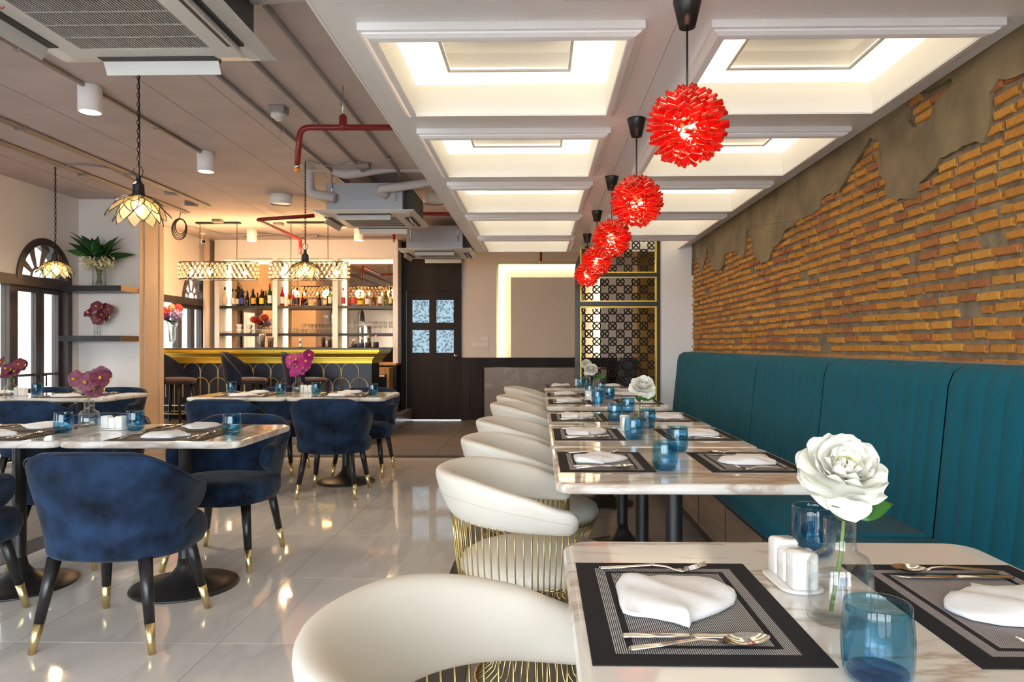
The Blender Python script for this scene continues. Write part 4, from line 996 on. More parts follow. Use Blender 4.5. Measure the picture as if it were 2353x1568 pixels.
for px, hp, wp, g, l, cp, lb in ((517, 44, 12, 'clear', 'cream', 'black_plastic', 'tall pale amber bottle, leftmost on the back bar'), (535, 40, 11, 'clear', 'white', 'black_plastic', 'clear bottle with white label and black cap, second from left'), (545, 36, 9, 'dkgreen', 'cream', 'black_plastic', 'slim dark green bottle left of the blue bottle'), (556, 40, 12, 'blue', 'blue', 'black_plastic', 'deep blue spirit bottle in the left bay'), (568, 36, 9, 'dkgreen', None, 'black_plastic', 'plain dark green bottle right of the blue bottle'), (582, 40, 12, 'brown', 'orange', 'black_plastic', 'dark bottle with orange label in the left bay'), (601, 39, 11, 'brown', 'yellow', 'label_red', 'dark bottle with bright yellow label in the left bay'), (611, 36, 8, 'brown', None, 'black_plastic', 'plain dark bottle behind the yellow label bottle'), (620, 52, 11, 'green', 'white', 'label_red', 'tall green bottle with white label and red cap'),
                                (649, 45, 11, 'red', 'white', 'timber', 'bright red bottle with white label in the middle bay'), (663, 31, 12, 'amber', 'cream', 'label_orange', 'squat amber bottle beside the red bottle'), (675, 34, 8, 'red', 'black', 'black_plastic', 'dark red bottle in the middle bay'), (683, 42, 12, 'clear', 'black', 'black_plastic', 'clear bottle with black label in the middle bay'), (734, 28, 10, 'brown', 'black', 'black_plastic', 'short black labelled bottle right of the decanter'), (747, 31, 10, 'clear', 'cream', 'label_orange', 'clear bottle with orange cap in the middle bay'), (758, 45, 9, 'dkgreen', 'white', 'black_plastic', 'tall dark bottle at the right end of the middle bay'),
                                (789, 42, 10, 'clear', 'red', 'label_red', 'clear bottle with red label, first in the right bay'), (813, 38, 15, 'clear', 'red', 'label_white', 'wide clear bottle with reddish label in the right bay'), (828, 27, 14, 'amber', 'yellow', 'timber', 'squat amber bottle in the right bay'), (845, 35, 13, 'clear', 'white', 'label_white', 'clear bottle with white label in the right bay'), (859, 27, 11, 'amber', None, 'timber', 'short plain amber bottle in the right bay'), (874, 46, 13, 'clear', 'white', 'label_white', 'tallest clear white capped bottle in the right bay'), (887, 40, 10, 'lime', None, 'label_yellow', 'yellow green bottle in the right bay'), (897, 45, 8, 'brown', 'cream', 'black_plastic', 'dark bottle at the right end of the back bar')):
    bottle(px, hp*k, wp*k*.93, g, l, cp, lb)
c = P(712, 700, YSM); t = thing('decanter', 'broad based glass wine decanter on the upper shelf', 'decanter', (c.x, YSM, shz[0]))
MB().lathe([(0, 0), (.10, 0), (.115, .015), (.10, .04), (.05, .075), (.028, .12), (.03, .17), (.055, .235), (.053, .235), (.028, .17), (.026, .12), (.047, .075), (.097, .04), (.11, .016), (0, .006)], 24).build('glass_body', 'clear_glass', t)
def glassware(nm, prof, xs, labels, cat, grp, m='clear_glass', y=YSM, z=None, rows=1):
    me = MB().lathe(prof, 14).mesh(nm, m); z = shz[1] if z is None else z
    for r_ in range(rows):
        for i, px in enumerate(xs):
            yy = y+.02-r_*.09; c = P(px, 760, yy); tag(link(nm, me, None, (c.x, yy, z)), labels, cat, grp)
glassware('wine_glass', [(0, 0), (.034, 0), (.034, .003), (.005, .008), (.004, .075), (.012, .083), (.033, .11), (.036, .13), (.03, .185), (.029, .185), (.034, .13), (.031, .111), (0, .085)], [803+i*11.8 for i in range(9)], 'clear stemmed wine glass in the double row on the right lower shelf', 'glass', 'wine glasses on the right lower shelf', rows=2)
glassware('highball_glass', [(0, 0), (.024, 0), (.029, .148), (.0275, .148), (.0225, .01), (0, .01)], [697+i*8.4 for i in range(9)], 'tall highball glass in the row on the middle lower shelf', 'glass', 'highball glasses on the middle lower shelf')
glassware('rocks_glass', [(0, 0), (.027, 0), (.03, .078), (.0285, .078), (.0255, .008), (0, .008)], [649+i*9 for i in range(5)], 'short rocks glass left of the tall glasses, middle lower shelf', 'glass', 'rocks glasses on the middle lower shelf')
glassware('glass_mug', [(0, 0), (.026, 0), (.030, .03), (.026, .06), (.032, .09), (.030, .09), (.0245, .06), (.028, .03), (0, .01)], [586+i*9 for i in range(5)], 'small clear glass cup on the left lower shelf', 'glass', 'glass cups on the left lower shelf')
me = MB().lathe([(0, 0), (.022, 0), (.026, .006), (.043, .055), (.045, .07), (.043, .07), (.04, .053), (.023, .01), (0, .01)], 18).mesh('cup_body', 'porcelain'); hme = MB().tube([(.04, 0, .055), (.06, 0, .05), (.062, 0, .03), (.035, 0, .022)], .004, 6).mesh('handle', 'porcelain')
for i, (px, dz) in enumerate(((550, 0), (571, 0), (550, .0705), (571, .0705))):
    c = P(px, 760, YSM); t = thing('coffee_cup', '%s white cup of the %s stack on the left lower shelf' % (('lower', 'upper')[i > 1], ('left', 'right')[i % 2]), 'cup', (c.x, YSM, shz[1]+dz), i, 'stacked white cups'); link('cup_body', me, t); link('handle', hme, t)
for i in range(4):
    c = P(523, 760, YSM); tag(link('saucer', MB().lathe([(0, 0), (.04, 0), (.065, .009), (.063, .011), (.04, .004), (0, .004)], 20).mesh('saucer', 'porcelain'), None, (c.x, YSM, shz[1]+i*.0095)), 'white saucer in the stack at the left end of the lower shelf', 'saucer', 'stacked saucers')
# things on the bar top
def onbar(px, y): c = P(px, 790, y); return (c.x, y, BT)
for px, h, lb in ((603, .185, 'tall steel cocktail shaker on the bar top'), (622, .14, 'short steel shaker tin on the bar top')):
    t = thing('cocktail_shaker', lb, 'shaker', (onbar(px, Y1+.5)[0], Y1+.5, BT+.008), 0, 'steel shakers'); MB().lathe([(0, 0), (.033, 0), (.043, h*.93), (.044, h*.95)], 20).build('tin', 'steel', t); MB().lathe([(.045, h*.95), (.045, h), (.041, h), (.041, h*.95)], 20).build('rim', 'steel', t)
o = MB().rings([[(p[0], p[1], z) for p in rrect(-.5, .5, -.13, .13, .02)] for z in (0, .008)]).build('bar_mat', 'black_plastic', None, onbar(676, Y1+.52)); tag(o, 'black rubber service mat on the bar top', 'mat')
t = thing('jigger', 'slim steel jigger on the black bar mat', 'jigger', (onbar(690, Y1+.5)[0], Y1+.5, BT+.008)); MB().lathe([(0, .0), (.02, 0), (.0215, .002), (.007, .055)], 16).build('small_cup', 'steel', t); MB().lathe([(.007, .055), (.022, .118), (.021, .118), (.0, .062)], 16).build('large_cup', 'steel', t)
for px, h, r, fill, lb in ((814, .13, .044, 'tea_leaves', 'short glass tea jar with dark filling, leftmost jar on the bar'), (831, .15, .042, 'navy_cloth', 'glass jar wrapped in navy cloth on the bar'), (846, .175, .045, 'tea_leaves', 'tall glass jar of brown tea, third jar on the bar'), (864, .18, .04, 'tea_leaves', 'tall slim jar of dark tea at the right end of the bar')):
    t = thing('tea_jar', lb, 'jar', onbar(px, Y1+.42), 0, 'glass jars on the bar'); MB().lathe([(0, 0), (r, 0), (r, h*.62), (r*.7, h*.72), (r*.68, h*.78)], 18).build('glass_body', 'clear_glass', t)
    MB().lathe([(0, .003), (r*.95, .003), (r*.95, h*.45), (0, h*.46)], 16).build('filling', fill, t); MB().lathe([(r*.72, h*.78), (r*.74, h*.86), (r*.3, h*.9), (r*.34, h*.97), (0, h)], 14).build('stopper', 'crystal', t)
# wooden fridge cabinet glimpsed behind the end of the bar
c = P(886, 870, YK-.1); t = thing('low_cabinet', 'pale wooden glass fronted low cabinet behind the bar end', 'cabinet', (c.x, YK-.30, PZT)); zz = P(886, 846, YK-.45).z-PZT
MB().box(-.13, .13, -.15, .15, 0, zz).build('body', 'timber', t, bevel=.004); MB().box(-.09, .09, -.156, -.15, .05, zz-.09).build('glass_front', 'black_plastic', t); MB().box(-.02, .06, -.158, -.156, zz-.13, zz-.1).build('tag', 'label_white', t)
# hydrangea arrangement on the left of the bar
def ball(mb, c, r, n, q, s, mi=0):
    for i in range(n):
        z = 1-2*(i+.5)/n; a = i*2.39996; d = Vector((math.sqrt(1-z*z)*math.cos(a), math.sqrt(1-z*z)*math.sin(a), z))
        m4 = Matrix.Translation(Vector(c)+d*r*q.uniform(.85, 1.02)) @ d.to_track_quat('Z', 'Y').to_matrix().to_4x4()
        for k2 in range(4): petal(mb, m4 @ Matrix.Rotation(k2*PI/2+q.uniform(-.3, .3), 4, 'Z') @ Matrix.Rotation(.3, 4, 'X'), s, s*.5, .1, .0, q, mi, 2, 2)
q = random.Random(5); b0 = onbar(392, Y1+.32); t = thing('flower_arrangement', 'hydrangea and red roses in a footed glass vase on the bar', 'flower vase', (P(392, 790, Y1+.32).x, Y1+.32, BT))
MB().lathe([(0, 0), (.055, 0), (.05, .012), (.02, .03), (.03, .05), (.065, .12), (.06, .25), (.09, .34), (.087, .34), (.057, .25), (.06, .12), (.02, .055), (0, .05)], 24).build('vase', 'clear_glass', t)
MB().lathe([(0, .058), (.022, .06), (.058, .12), (.056, .17), (0, .17)], 20).build('water', 'water', t)
for i in range(12): a = i*.9; MB().tube([(.01*math.cos(a), .01*math.sin(a), .08), (.03*math.cos(a), .03*math.sin(a), .3), (.1*math.cos(a), .08*math.sin(a), .42)], .004, 5).build('stem', 'stem', t)
for i in range(10): leaf_obj(t, (0, 0, .34), i*.63, q.uniform(.1, .7), .16, .03, 'leaf_dark')
for c, r, m, s in (((.10, -.05, .45), .085, 'hydrangea', .02), ((-.06, -.04, .47), .06, 'red_flower', .022), ((.02, 0, .54), .055, 'peach_flower', .02), ((.09, .03, .54), .055, 'red_flower', .022), ((-.02, -.08, .42), .045, 'purple_flower', .018), ((-.12, .02, .50), .06, 'red_flower', .022)):
    mb = MB(); ball(mb, c, r, 46, q, s); mb.lathe([(0, -r*.8), (r*.6, -r*.5), (r*.8, 0), (r*.6, r*.5), (0, r*.8)], 10, c); mb.build('flower_head', m, t)
# ---- niche shelves and their flowers
for z, lb in ((1.812, 'upper dark floating shelf in the white niche'), (1.277, 'lower dark floating shelf in the white niche')):
    t = thing('wall_shelf', lb, 'shelf', (-4.78, 7.67, z-.06), 0, 'niche shelves'); MB().box(-.335, .333, -.17, .168, 0, .06).build('board', 'shelf_black', t); MB().box(.333, .338, -.17, .168, 0, .06).build('end_face', 'bronze', t)
q = random.Random(21); t = thing('leaf_arrangement', 'broad green leaves and cream blossoms in a glass cylinder vase', 'flower vase', (P(228, 650, 7.62).x, 7.62, 1.812))
MB().lathe([(0, 0), (.068, 0), (.07, .22), (.067, .22), (.065, .01), (0, .01)], 24).build('vase', 'clear_glass', t); MB().lathe([(0, .012), (.063, .012), (.063, .13), (0, .13)], 20).build('water', 'water', t)
for i in range(14): a = i*.8; MB().tube([(.03*math.cos(a), .03*math.sin(a), .02), (.035*math.cos(a+2), .035*math.sin(a+2), .2), (.09*math.cos(a+2.4), .07*math.sin(a+2.4), .3)], .004, 5).build('stem', 'stem', t)
for i in range(26):
    a = i*2.4; e = q.uniform(.25, 1.15); back = max(0, math.cos(a)); leaf_obj(t, (-.05*math.sin(a), .03*math.cos(a), .27+q.uniform(0, .05)), a, min(1.45, e+back*.9), q.uniform(.27, .34)*(1-.42*back), q.uniform(.05, .062), 'leaf_dark' if i % 3 else 'leaf', -1.05*math.sin(a)+q.uniform(-.3, .3))
for i in range(7):
    a = -PI*i/6; mb = MB(); c = (.13*math.cos(a), .075*math.sin(a)-.01, .235+.02*(i % 2))
    for k2 in range(34):
        d = Vector((q.gauss(0, .024), q.gauss(0, .02), q.gauss(0, .036))); petal(mb, Matrix.Translation(Vector(c)+d) @ Matrix.Rotation(q.uniform(0, 6), 4, 'Z') @ Matrix.Rotation(q.uniform(-1, 1), 4, 'X'), .034, .014, .3, 0, q, 0, 2, 2)
    mb.build('blossom', 'cream_flower', t)
orchid_vase((P(224, 770, 7.66).x, 7.66, 1.277), 31, 'purple orchids in a small glass on the lower niche shelf', 12, .062, .105, .18, 'orchid', 'glass', .14)
# ================================================================== LAMPS
def chain(mb, p0, p1, L=.034, w=.008, r=.0022):
    p0, p1 = Vector(p0), Vector(p1); n = max(1, int((p1-p0).length/(L*.78)))
    for i in range(n):
        c = p0.lerp(p1, (i+.5)/n); ax = (1, 0) if i % 2 else (0, 1)
        mb.tube([(c.x+ax[0]*w*math.cos(a), c.y+ax[1]*w*math.cos(a), c.z+L/2*math.sin(a)) for a in [2*PI*j/8 for j in range(8)]], r, 4, closed=True, sm=False)
# petal pendants on chains
def lotus_lamp(px, py_tip, Y, label, dia, tilt=0):
    c = P(px, py_tip, Y); t = thing('chain_lamp', label, 'lamp', (c.x, Y, c.z), .3, 'petal lamps on chains'); s = dia/.31; hc = .155*s
    mb = MB(); chain(mb, (0, 0, hc+.16*s), (0, 0, CEIL-c.z)); mb.tube([(0.004, 0, hc+.1*s), (.006, .003, (CEIL-c.z)*.5), (.003, 0, CEIL-c.z)], .003, 5); mb.build('chain', 'black_metal', t)
    MB().tube([(.024*s*math.cos(2*PI*j/20), 0, hc+.125*s+.028*s*math.sin(2*PI*j/20)) for j in range(20)], .0025, 5, closed=True).build('ring', 'black_metal', t)
    MB().lathe([(.036*s, hc-.02*s), (.032*s, hc+.01*s), (.03*s, hc+.05*s), (.016*s, hc+.065*s), (.012*s, hc+.085*s), (.016*s, hc+.095*s), (0, hc+.1*s)], 10, sm=False).build('socket_cap', 'black_metal', t)
    for ly, (n, L, Wd, tl, z0) in enumerate(((8, .185, .048, -.70, .0), (8, .185, .048, -1.0, -.006), (8, .11, .038, -.5, -.002))):
        for i in range(n):
            m4 = Matrix.Rotation(2*PI*(i+.5*(ly % 2))/n, 4, 'Z') @ Matrix.Translation((0, .03*s, hc-.012*s+z0)) @ Matrix.Rotation(tl, 4, 'X'); mb = MB()
            f = lambda u, v: m4 @ Vector(((u*2-1)*Wd*s*math.sin(PI*min(.999, .08+.92*v))**.8*(1.1 if v < .6 else 1)+0, v*L*s, .03*s*v*(1-v)))
            mb.grid(f, 4, 7); o = mb.build('petal', 'petal_shell', t)
            rim = [f(0, j/7) for j in range(8)]+[f(1, j/7) for j in range(6, -1, -1)]
            MB().tube(rim, .0029*s, 4).build('petal_rim', 'black_metal', o)
    MB().lathe([(0, .03*s), (.02*s, .04*s), (.028*s, .07*s), (.02*s, .1*s), (.012*s, .125*s)], 14).build('bulb', 'bulb_warm', t)
    point('lamp_glow', (c.x, Y, c.z+.02), 7, (1, .74, .42), .04)
lotus_lamp(318, 508, 4.18, 'petal glass lamp on a long chain, nearest of the three', .325)
lotus_lamp(127, 634, 6.42, 'petal glass lamp on a chain in front of the arched window', .29)
lotus_lamp(701, 640, 6.26, 'petal glass lamp on a chain in front of the bar chandelier', .31)
# red shell globes
def petal_mesh(seed):
    q = random.Random(seed); mb = MB(); L, Wd = .056*q.uniform(.88, 1.1), .020*q.uniform(.9, 1.1)
    prof = lambda v: Wd*(math.sin(PI*min(1, v*.62+.12)) if v < .62 else math.sin(PI*(.62*.62+.12))*(1-((v-.62)/.38)**1.3)+.0004)
    f = lambda u, v: ((u*2-1)*prof(v), v*L, .010*(u*2-1)**2+.012*v*v)
    mb.grid(f, 4, 6, 0)
    rim = [f(0, j/6) for j in range(7)]+[f(1, j/6) for j in range(5, -1, -1)]; mb.tube(rim, .0009, 4, 1, sm=False); return mb
PM = [petal_mesh(i) for i in range(4)]; PME = [p_.mesh('petal', ['red_shell', 'brass_bright']) for p_ in PM]
lampY = [2.325+1.205*k for k in range(5)]
def red_lamp(i):
    x = .48; Y = lampY[i]; cz = P(1579, 291, lampY[0]).z; t = thing('red_pendant', 'red shell petal globe pendant, %s' % ('nearest and largest in the picture', 'second from the camera', 'third from the camera', 'fourth from the camera', 'farthest from the camera')[i], 'pendant lamp', (x, Y, cz), i*.7, 'red globe pendants')
    MB().lathe([(.024, ZS-cz-.085), (.026, ZS-cz-.088), (.046, ZS-cz-.004), (.046, ZS-cz), (0, ZS-cz)], 24).build('ceiling_cap', 'black_plastic', t)
    MB().tube([(0, 0, .06), (0, 0, ZS-cz-.08)], .0035, 6).build('cord', 'black_plastic', t); MB().lathe([(.017, .03), (.017, .085), (.006, .1)], 12).build('socket', 'black_plastic', t)
    MB().lathe([(0, -.045), (.02, -.036), (.03, -.012), (.026, .01), (.014, .03)], 14).build('bulb', 'bulb_red', t)
    q = random.Random(40+i); n = 300; j = MB()
    for k2 in range(n):
        z = 1-2*(k2+.5)/n; a = k2*2.39996; d = Vector((math.sqrt(1-z*z)*math.cos(a), math.sqrt(1-z*z)*math.sin(a), z))
        if z > .96: continue
        up = Vector((0, 0, 1)); side = d.cross(up).normalized(); out = (d+up*q.uniform(-.35, .25)+side*q.uniform(-.45, .45)).normalized(); fx = (side+d*q.uniform(-.3, .3)); fx = (fx-out*fx.dot(out)).normalized(); fz = fx.cross(out)
        m4 = Matrix(((fx.x, out.x, fz.x, d.x*.072), (fx.y, out.y, fz.y, d.y*.072), (fx.z, out.z, fz.z, d.z*.072), (0, 0, 0, 1)))
        if i < 3: o = link('petal', PME[k2 % 4], t); o.matrix_local = m4
        else: s0 = len(j.v); pm = PM[k2 % 4]; j.v += pm.v; j.f += [[w+s0 for w in f] for f in pm.f]; j.m += pm.m; j.s += pm.s; j.xform(m4, s0)
    if i >= 3: stuff(j.build('petals', ['red_shell', 'brass_bright'], t))
    point('lamp_glow', (x, Y, cz), 11.0, (1, .62, .42), .03)
for i in range(5): red_lamp(i)
# crystal chandeliers over the bar
def chandelier(pc, label):
    Y = Y1; c = P(pc, 642, Y); zt = P(pc, 604, Y).z-c.z; t = thing('crystal_chandelier', label, 'chandelier', (c.x, Y, c.z), 0, 'crystal chandeliers'); hl, hw = .515, .12
    def oval(s, r=0):
        per = 2*(2*(hl-hw))+2*PI*hw; d = (s % 1)*per; a = 2*(hl-hw)
        if d < a: return Vector((-(hl-hw)+d, -(hw+r), 0))
        d -= a
        if d < PI*hw: th = d/hw; return Vector(((hl-hw)+(hw+r)*math.sin(th), -(hw+r)*math.cos(th), 0))
        d -= PI*hw
        if d < a: return Vector(((hl-hw)-d, hw+r, 0))
        d -= a; th = d/hw; return Vector((-(hl-hw)-(hw+r)*math.sin(th), (hw+r)*math.cos(th), 0))
    for z in (0, zt): MB().tube([oval(i/60)+Vector((0, 0, z)) for i in range(60)], .006, 6, closed=True).build('hoop', 'black_metal', t)
    mesh = MB(); NB = 36; cr = MB()
    for i in range(NB):
        for sg in (-1, 1): mesh.tube([oval((i+sg*2*v/4)/NB)+Vector((0, 0, zt*v/4)) for v in range(5)], .0028, 4)
    for rw in range(4):
        for i in range(NB):
            p = oval((i+.5*(rw % 2)+.25)/NB, .006)+Vector((0, 0, zt*(rw+.5)/4)); cr.lathe([(0, -.017), (.012, -.011), (.0165, 0), (.012, .011), (0, .017)], 6, p, sm=False)
    mesh.build('lattice', 'black_metal', t); stuff(cr.build('crystals', 'crystal', t))
    for x in (-.36, -.12, .12, .36):
        MB().lathe([(0, .0), (.012, .01), (.02, .035), (.012, .06), (.008, .075)], 10, (x, 0, .05)).build('bulb', 'bulb_warm', t); MB().lathe([(.011, .12), (.011, zt-.01)], 8, (x, 0, 0)).build('candle', 'black_metal', t)
    MB().tube([(-.4, 0, zt), (.4, 0, zt)], .006, 6).build('cross_bar', 'black_metal', t)
    for x in (-.245, .245):
        mb = MB(); chain(mb, (x, 0, zt+.18), (x, 0, CEIL-c.z-.02)); mb.tube([(x, 0, zt), (x, 0, zt+.2)], .004, 5); mb.build('chain', 'black_metal', t)
    MB().box(-.29, .29, -.035, .035, CEIL-c.z-.022, CEIL-c.z).build('ceiling_bar', 'black_metal', t)
    for x in (-.3, .3): point('lamp_glow', (c.x+x, Y, c.z+.08), 28, (1, .58, .26), .08)
chandelier(502, 'oval crystal chandelier over the left end of the bar'); chandelier(711, 'oval crystal chandelier over the middle of the bar')
# white can lights on the ceiling
def can(px, py, label, r=.069, h=.165, lit=True, cat='can light', drop=0):
    b0 = PZ(px, py, CEIL); t = thing('can_light' if lit else 'ceiling_speaker', label, cat, (b0.x, b0.y, CEIL-h-drop), 0, 'white ceiling cans')
    MB().lathe([(r-.008, 0), (r, .003), (r, h-.003), (r-.003, h), (0, h)], 28, cap=False).build('housing', 'soffit_white', t); MB().lathe([(0, .012), (r-.01, .012)], 24, cap=False).build('lens' if lit else 'grille', 'can_lens' if lit else 'ac_white', t)
    if drop: MB().lathe([(.02, h), (.02, h+drop)], 10).build('mount', 'soffit_white', t)
    if lit: sp = spot('can_beam', (b0.x, b0.y, CEIL-h-.005), 30, (1, .84, .64), 130)
can(207, 198, 'white cylinder ceiling light, nearest, upper left'); can(473, 350, 'white cylinder ceiling light right of the near chain lamp')
can(579, 528, 'small white cylinder ceiling light above the left chandelier'); can(825, 526, 'small white cylinder ceiling light below the middle air conditioner')
can(646, 449, 'flat round white speaker left of the middle air conditioner', .118, .10, False, 'speaker'); can(997, 447, 'flat round white speaker behind the soffit edge', .115, .10, False, 'speaker')
# smoke detector
b0 = PZ(640, 246, CEIL); t = thing('smoke_detector', 'round white smoke detector on a grey box', 'detector', (b0.x, b0.y, CEIL)); MB().box(-.055, .055, -.05, .05, -.045, 0).build('back_box', 'conduit_paint', t, bevel=.004); MB().lathe([(0, -.09), (.025, -.09), (.03, -.075), (.05, -.07), (.052, -.045), (0, -.045)], 20).build('sensor', 'ac_white', t)
# ================================================================== AIR CONDITIONERS, PIPES
def cassette(xc, yc, z, label, body_top=2.70, hw=.475):
    t = thing('air_conditioner', label, 'air conditioner', (xc, yc, z), 0, 'ceiling cassette air conditioners'); g = .27
    ring = [(-hw, -hw), (hw, -hw), (hw, hw), (-hw, hw)]
    # sloped rim panel with slots
    rr = []
    for ins, zz in ((0, .035), (.0, .03), (.05, .008), (.11, .0), (.12, 0)): rr.append([(a*(1-ins/hw), b2*(1-ins/hw), zz) for a, b2 in ring])
    MB().rings(rr, sm=False, cap=False).build('rim', 'ac_white', t)
    i1 = hw-.12; slots = []
    loops = [[(-i1, -i1), (i1, -i1), (i1, i1), (-i1, i1)], [(-g, -g), (g, -g), (g, g), (-g, g)]]
    plate(MB(), loops, lambda u, v, tt: (u, v, tt), 0, .006).build('face_plate', 'ac_white', t)
    for a in range(4):
        rot = Matrix.Rotation(a*PI/2, 4, 'Z'); MB().box(-.25, .25, -hw+.055, -hw+.125, -.004, .02).xform(rot).build('air_slot', 'ac_dark', t)
        MB().box(-.25, .25, -.004, .004, -.045, .03).xform(rot @ Matrix.Translation((0, -hw+.075, -.012)) @ Matrix.Rotation(-.5, 4, 'X')).build('flap', 'ac_white', t)
    mb = MB(); n = 46
    for i in range(n): x = -g+.008+(2*g-.016)*i/(n-1); mb.box(x-.0026, x+.0026, -g, g, .001, .012)
    for i in range(1, 5): y = -g+2*g*i/5; mb.box(-g, g, y-.003, y+.003, -.001, .004)
    mb.build('grille', 'ac_grille', t); MB().box(-g, g, -g, g, .03, .035).build('filter', 'ac_dark', t)
    bh = body_top-z; MB().box(-.36, .36, -.40, .40, .035, bh).build('body', 'ac_steel', t, bevel=.004)
    e = MB()
    for x in (-.08, .02, .12): e.box(x-.04, x+.04, -.404, -.40, bh*.45, bh*.8)
    e.build('embossing', 'ac_steel', t); MB().box(.36, .44, -.30, .30, .06, bh*.85).build('control_box', 'ac_dark', t)
    for x in (-.3, .3):
        for y in (-.42, .42): MB().tube([(x, y, .12), (x, y, CEIL-z)], .005, 6).build('hanger_rod', 'steel', t)
    return t
ZA = 2.40
a0, a1 = PZ(140, 158, ZA), PZ(640, 147, ZA); xc = (a0.x+a1.x)/2; yc = a0.y-.475; ac1 = cassette(xc, yc, ZA, 'large white ceiling cassette air conditioner filling the upper left corner')
lg = PZ(4, 14, ZA); lx, ly = lg.x-xc, lg.y-yc
MB().tube([(lx-.03, ly, -.006), (lx-.01, ly-.012, -.006), (lx-.004, ly+.008, -.006), (lx+.012, ly-.004, -.006)], .003, 5).build('red_logo', 'label_red', ac1)
b0 = PZ(712, 483, ZA+.03); cassette(b0.x+.49, b0.y+.475, ZA, 'ceiling cassette air conditioner with wrapped pipes in the middle'); Xm, Ym = b0.x+.49, b0.y+.475
b0 = PZ(918, 577, ZA-.03); cassette(P(1006, 577, 9.35).x, 9.35+.1, ZA-.03, 'farthest ceiling cassette air conditioner above the dark door')
def pipe(nm, pts, r, m, label, cat='pipe', grp=None, n=10):
    # round the corners
    pts = [Vector(p) for p in pts]; o = [pts[0]]
    for i in range(1, len(pts)-1):
        a, b2, c = pts[i-1], pts[i], pts[i+1]; d = min((b2-a).length, (c-b2).length, .12)*.5; p0 = b2+(a-b2).normalized()*d; p1 = b2+(c-b2).normalized()*d
        for k2 in range(6): s = k2/5; o.append(p0*(1-s)**2+b2*2*s*(1-s)+p1*s*s)
    o.append(pts[-1]); return tag(MB().tube(o, r, n).build(nm, m), label, cat, grp)
Yp = Ym-.46
pipe('insulated_pipe', [P(770, 455, Yp), P(712, 445, Yp), P(710, 385, Yp), P(755, 383, Yp), P(790, 402, Yp), P(900, 385, Yp), P(1010, 388, Yp)], .045, 'pipe_wrap', 'thick wrapped pipe looping over the middle air conditioner', grp='wrapped pipes')
pipe('insulated_pipe', [P(890, 450, Ym-.39), P(866, 436, Yp), P(930, 428, Yp), P(1010, 415, Yp)], .040, 'pipe_wrap', 'thick wrapped pipe right of the middle air conditioner', grp='wrapped pipes')
yy = yc+.25; pipe('insulated_pipe', [(xc+.445, yy, 2.62), (xc+.6, yy, 2.63), (SX0-.0, yy, 2.65)], .05, 'pipe_wrap', 'thick wrapped pipe from the near air conditioner to the soffit', grp='wrapped pipes')
def sprinkler(p, par):
    x, y, z = p; sh = MB().lathe([(.012, .0), (.018, -.01), (.018, -.02), (.008, -.028)], 10, (x, y, z)).build('sprinkler_collar', 'steel', par); MB().lathe([(.02, -.028), (.022, -.033), (.014, -.045), (0, -.05)], 10, (x, y, z)).build('sprinkler_bulb', 'orange_head', par)
Yr = 4.45; a = P(683, 378, Yr); sp_ = pipe('sprinkler_pipe', [P(915, 293, Yr), P(690, 293, Yr), a], .019, 'red_pipe', 'dark red sprinkler pipe bending down beside the smoke detector', grp='red sprinkler pipes'); sprinkler(tuple(a), sp_)
hx = P(788, 290, Yr); t = thing('pipe_hanger', 'red clamp hanging the near sprinkler pipe', 'hanger', (hx.x, Yr, CEIL)); MB().tube([(0, 0, 0), (0, 0, hx.z-CEIL+.05)], .004, 6).build('rod', 'steel', t); MB().lathe([(.024, -.025), (.026, 0), (.024, .06), (.01, .075)], 12, (0, 0, hx.z-CEIL)).build('clamp', 'red_pipe', t)
Yq = 8.05; a = P(590, 505, Yq); xq = a.x; yq2 = PX(690, xq); b0 = P(690, 545, yq2)
pipe('sprinkler_pipe', [P(722, 496, Yq), a, (xq, yq2, a.z), P(690, 584, yq2)], .022, 'red_pipe', 'red sprinkler pipe turning toward the bar above the chandeliers', grp='red sprinkler pipes')
pipe('sprinkler_pipe', [P(958, 492, 8.05), P(1075, 492, 8.05)], .022, 'red_pipe', 'short run of red pipe between air conditioner and soffit', grp='red sprinkler pipes')
for px, y, z0, lb in ((905, 10.4, 550, 'red sprinkler drop right of the back bar'), (1243, 10.6, 600, 'red sprinkler drop in front of the lit recess')):
    e = P(px, z0, y); sp_ = pipe('sprinkler_pipe', [(e.x, y, CEIL), (e.x, y, e.z)], .022, 'red_pipe', lb, grp='red sprinkler pipes'); sprinkler((e.x, y, e.z), sp_)
# dark cable coil by the pillar, grey cables and boxes on the bar ceiling
c = P(412, 527, 8.6); mb = MB()
for k2, r_ in enumerate((.13, .12, .105, .09)): mb.tube([(c.x+r_*.72*math.cos(2*PI*i/24), 8.6+.01*k2, c.z+r_*math.sin(2*PI*i/24)+.012*k2) for i in range(24)], .006, 5, closed=True)
mb.tube([(c.x, 8.6, c.z+.13), (c.x+.02, 8.6, CEIL)], .005, 5); tag(mb.build('cable_coil', 'black_plastic'), 'coil of black cable hanging beside the pillar', 'cable')
for i, (pts, lb) in enumerate(((((132, 382), (180, 378), (250, 384), (330, 430)), 'grey cable sagging from the far chain lamp'), (((430, 520), (520, 540), (600, 536), (700, 548)), 'grey cable crossing above the left chandelier'), (((560, 545), (680, 541), (800, 547), (900, 545)), 'grey cable along the ceiling above the back bar'), (((705, 370), (760, 382), (830, 372)), 'grey cable from the middle chain lamp to the ceiling box'))):
    ps = [PZ(px, py, CEIL-.015) for px, py in pts]; pipe('ceiling_cable', ps, .009, 'grey_cable', lb, 'cable', 'ceiling cables', 6)
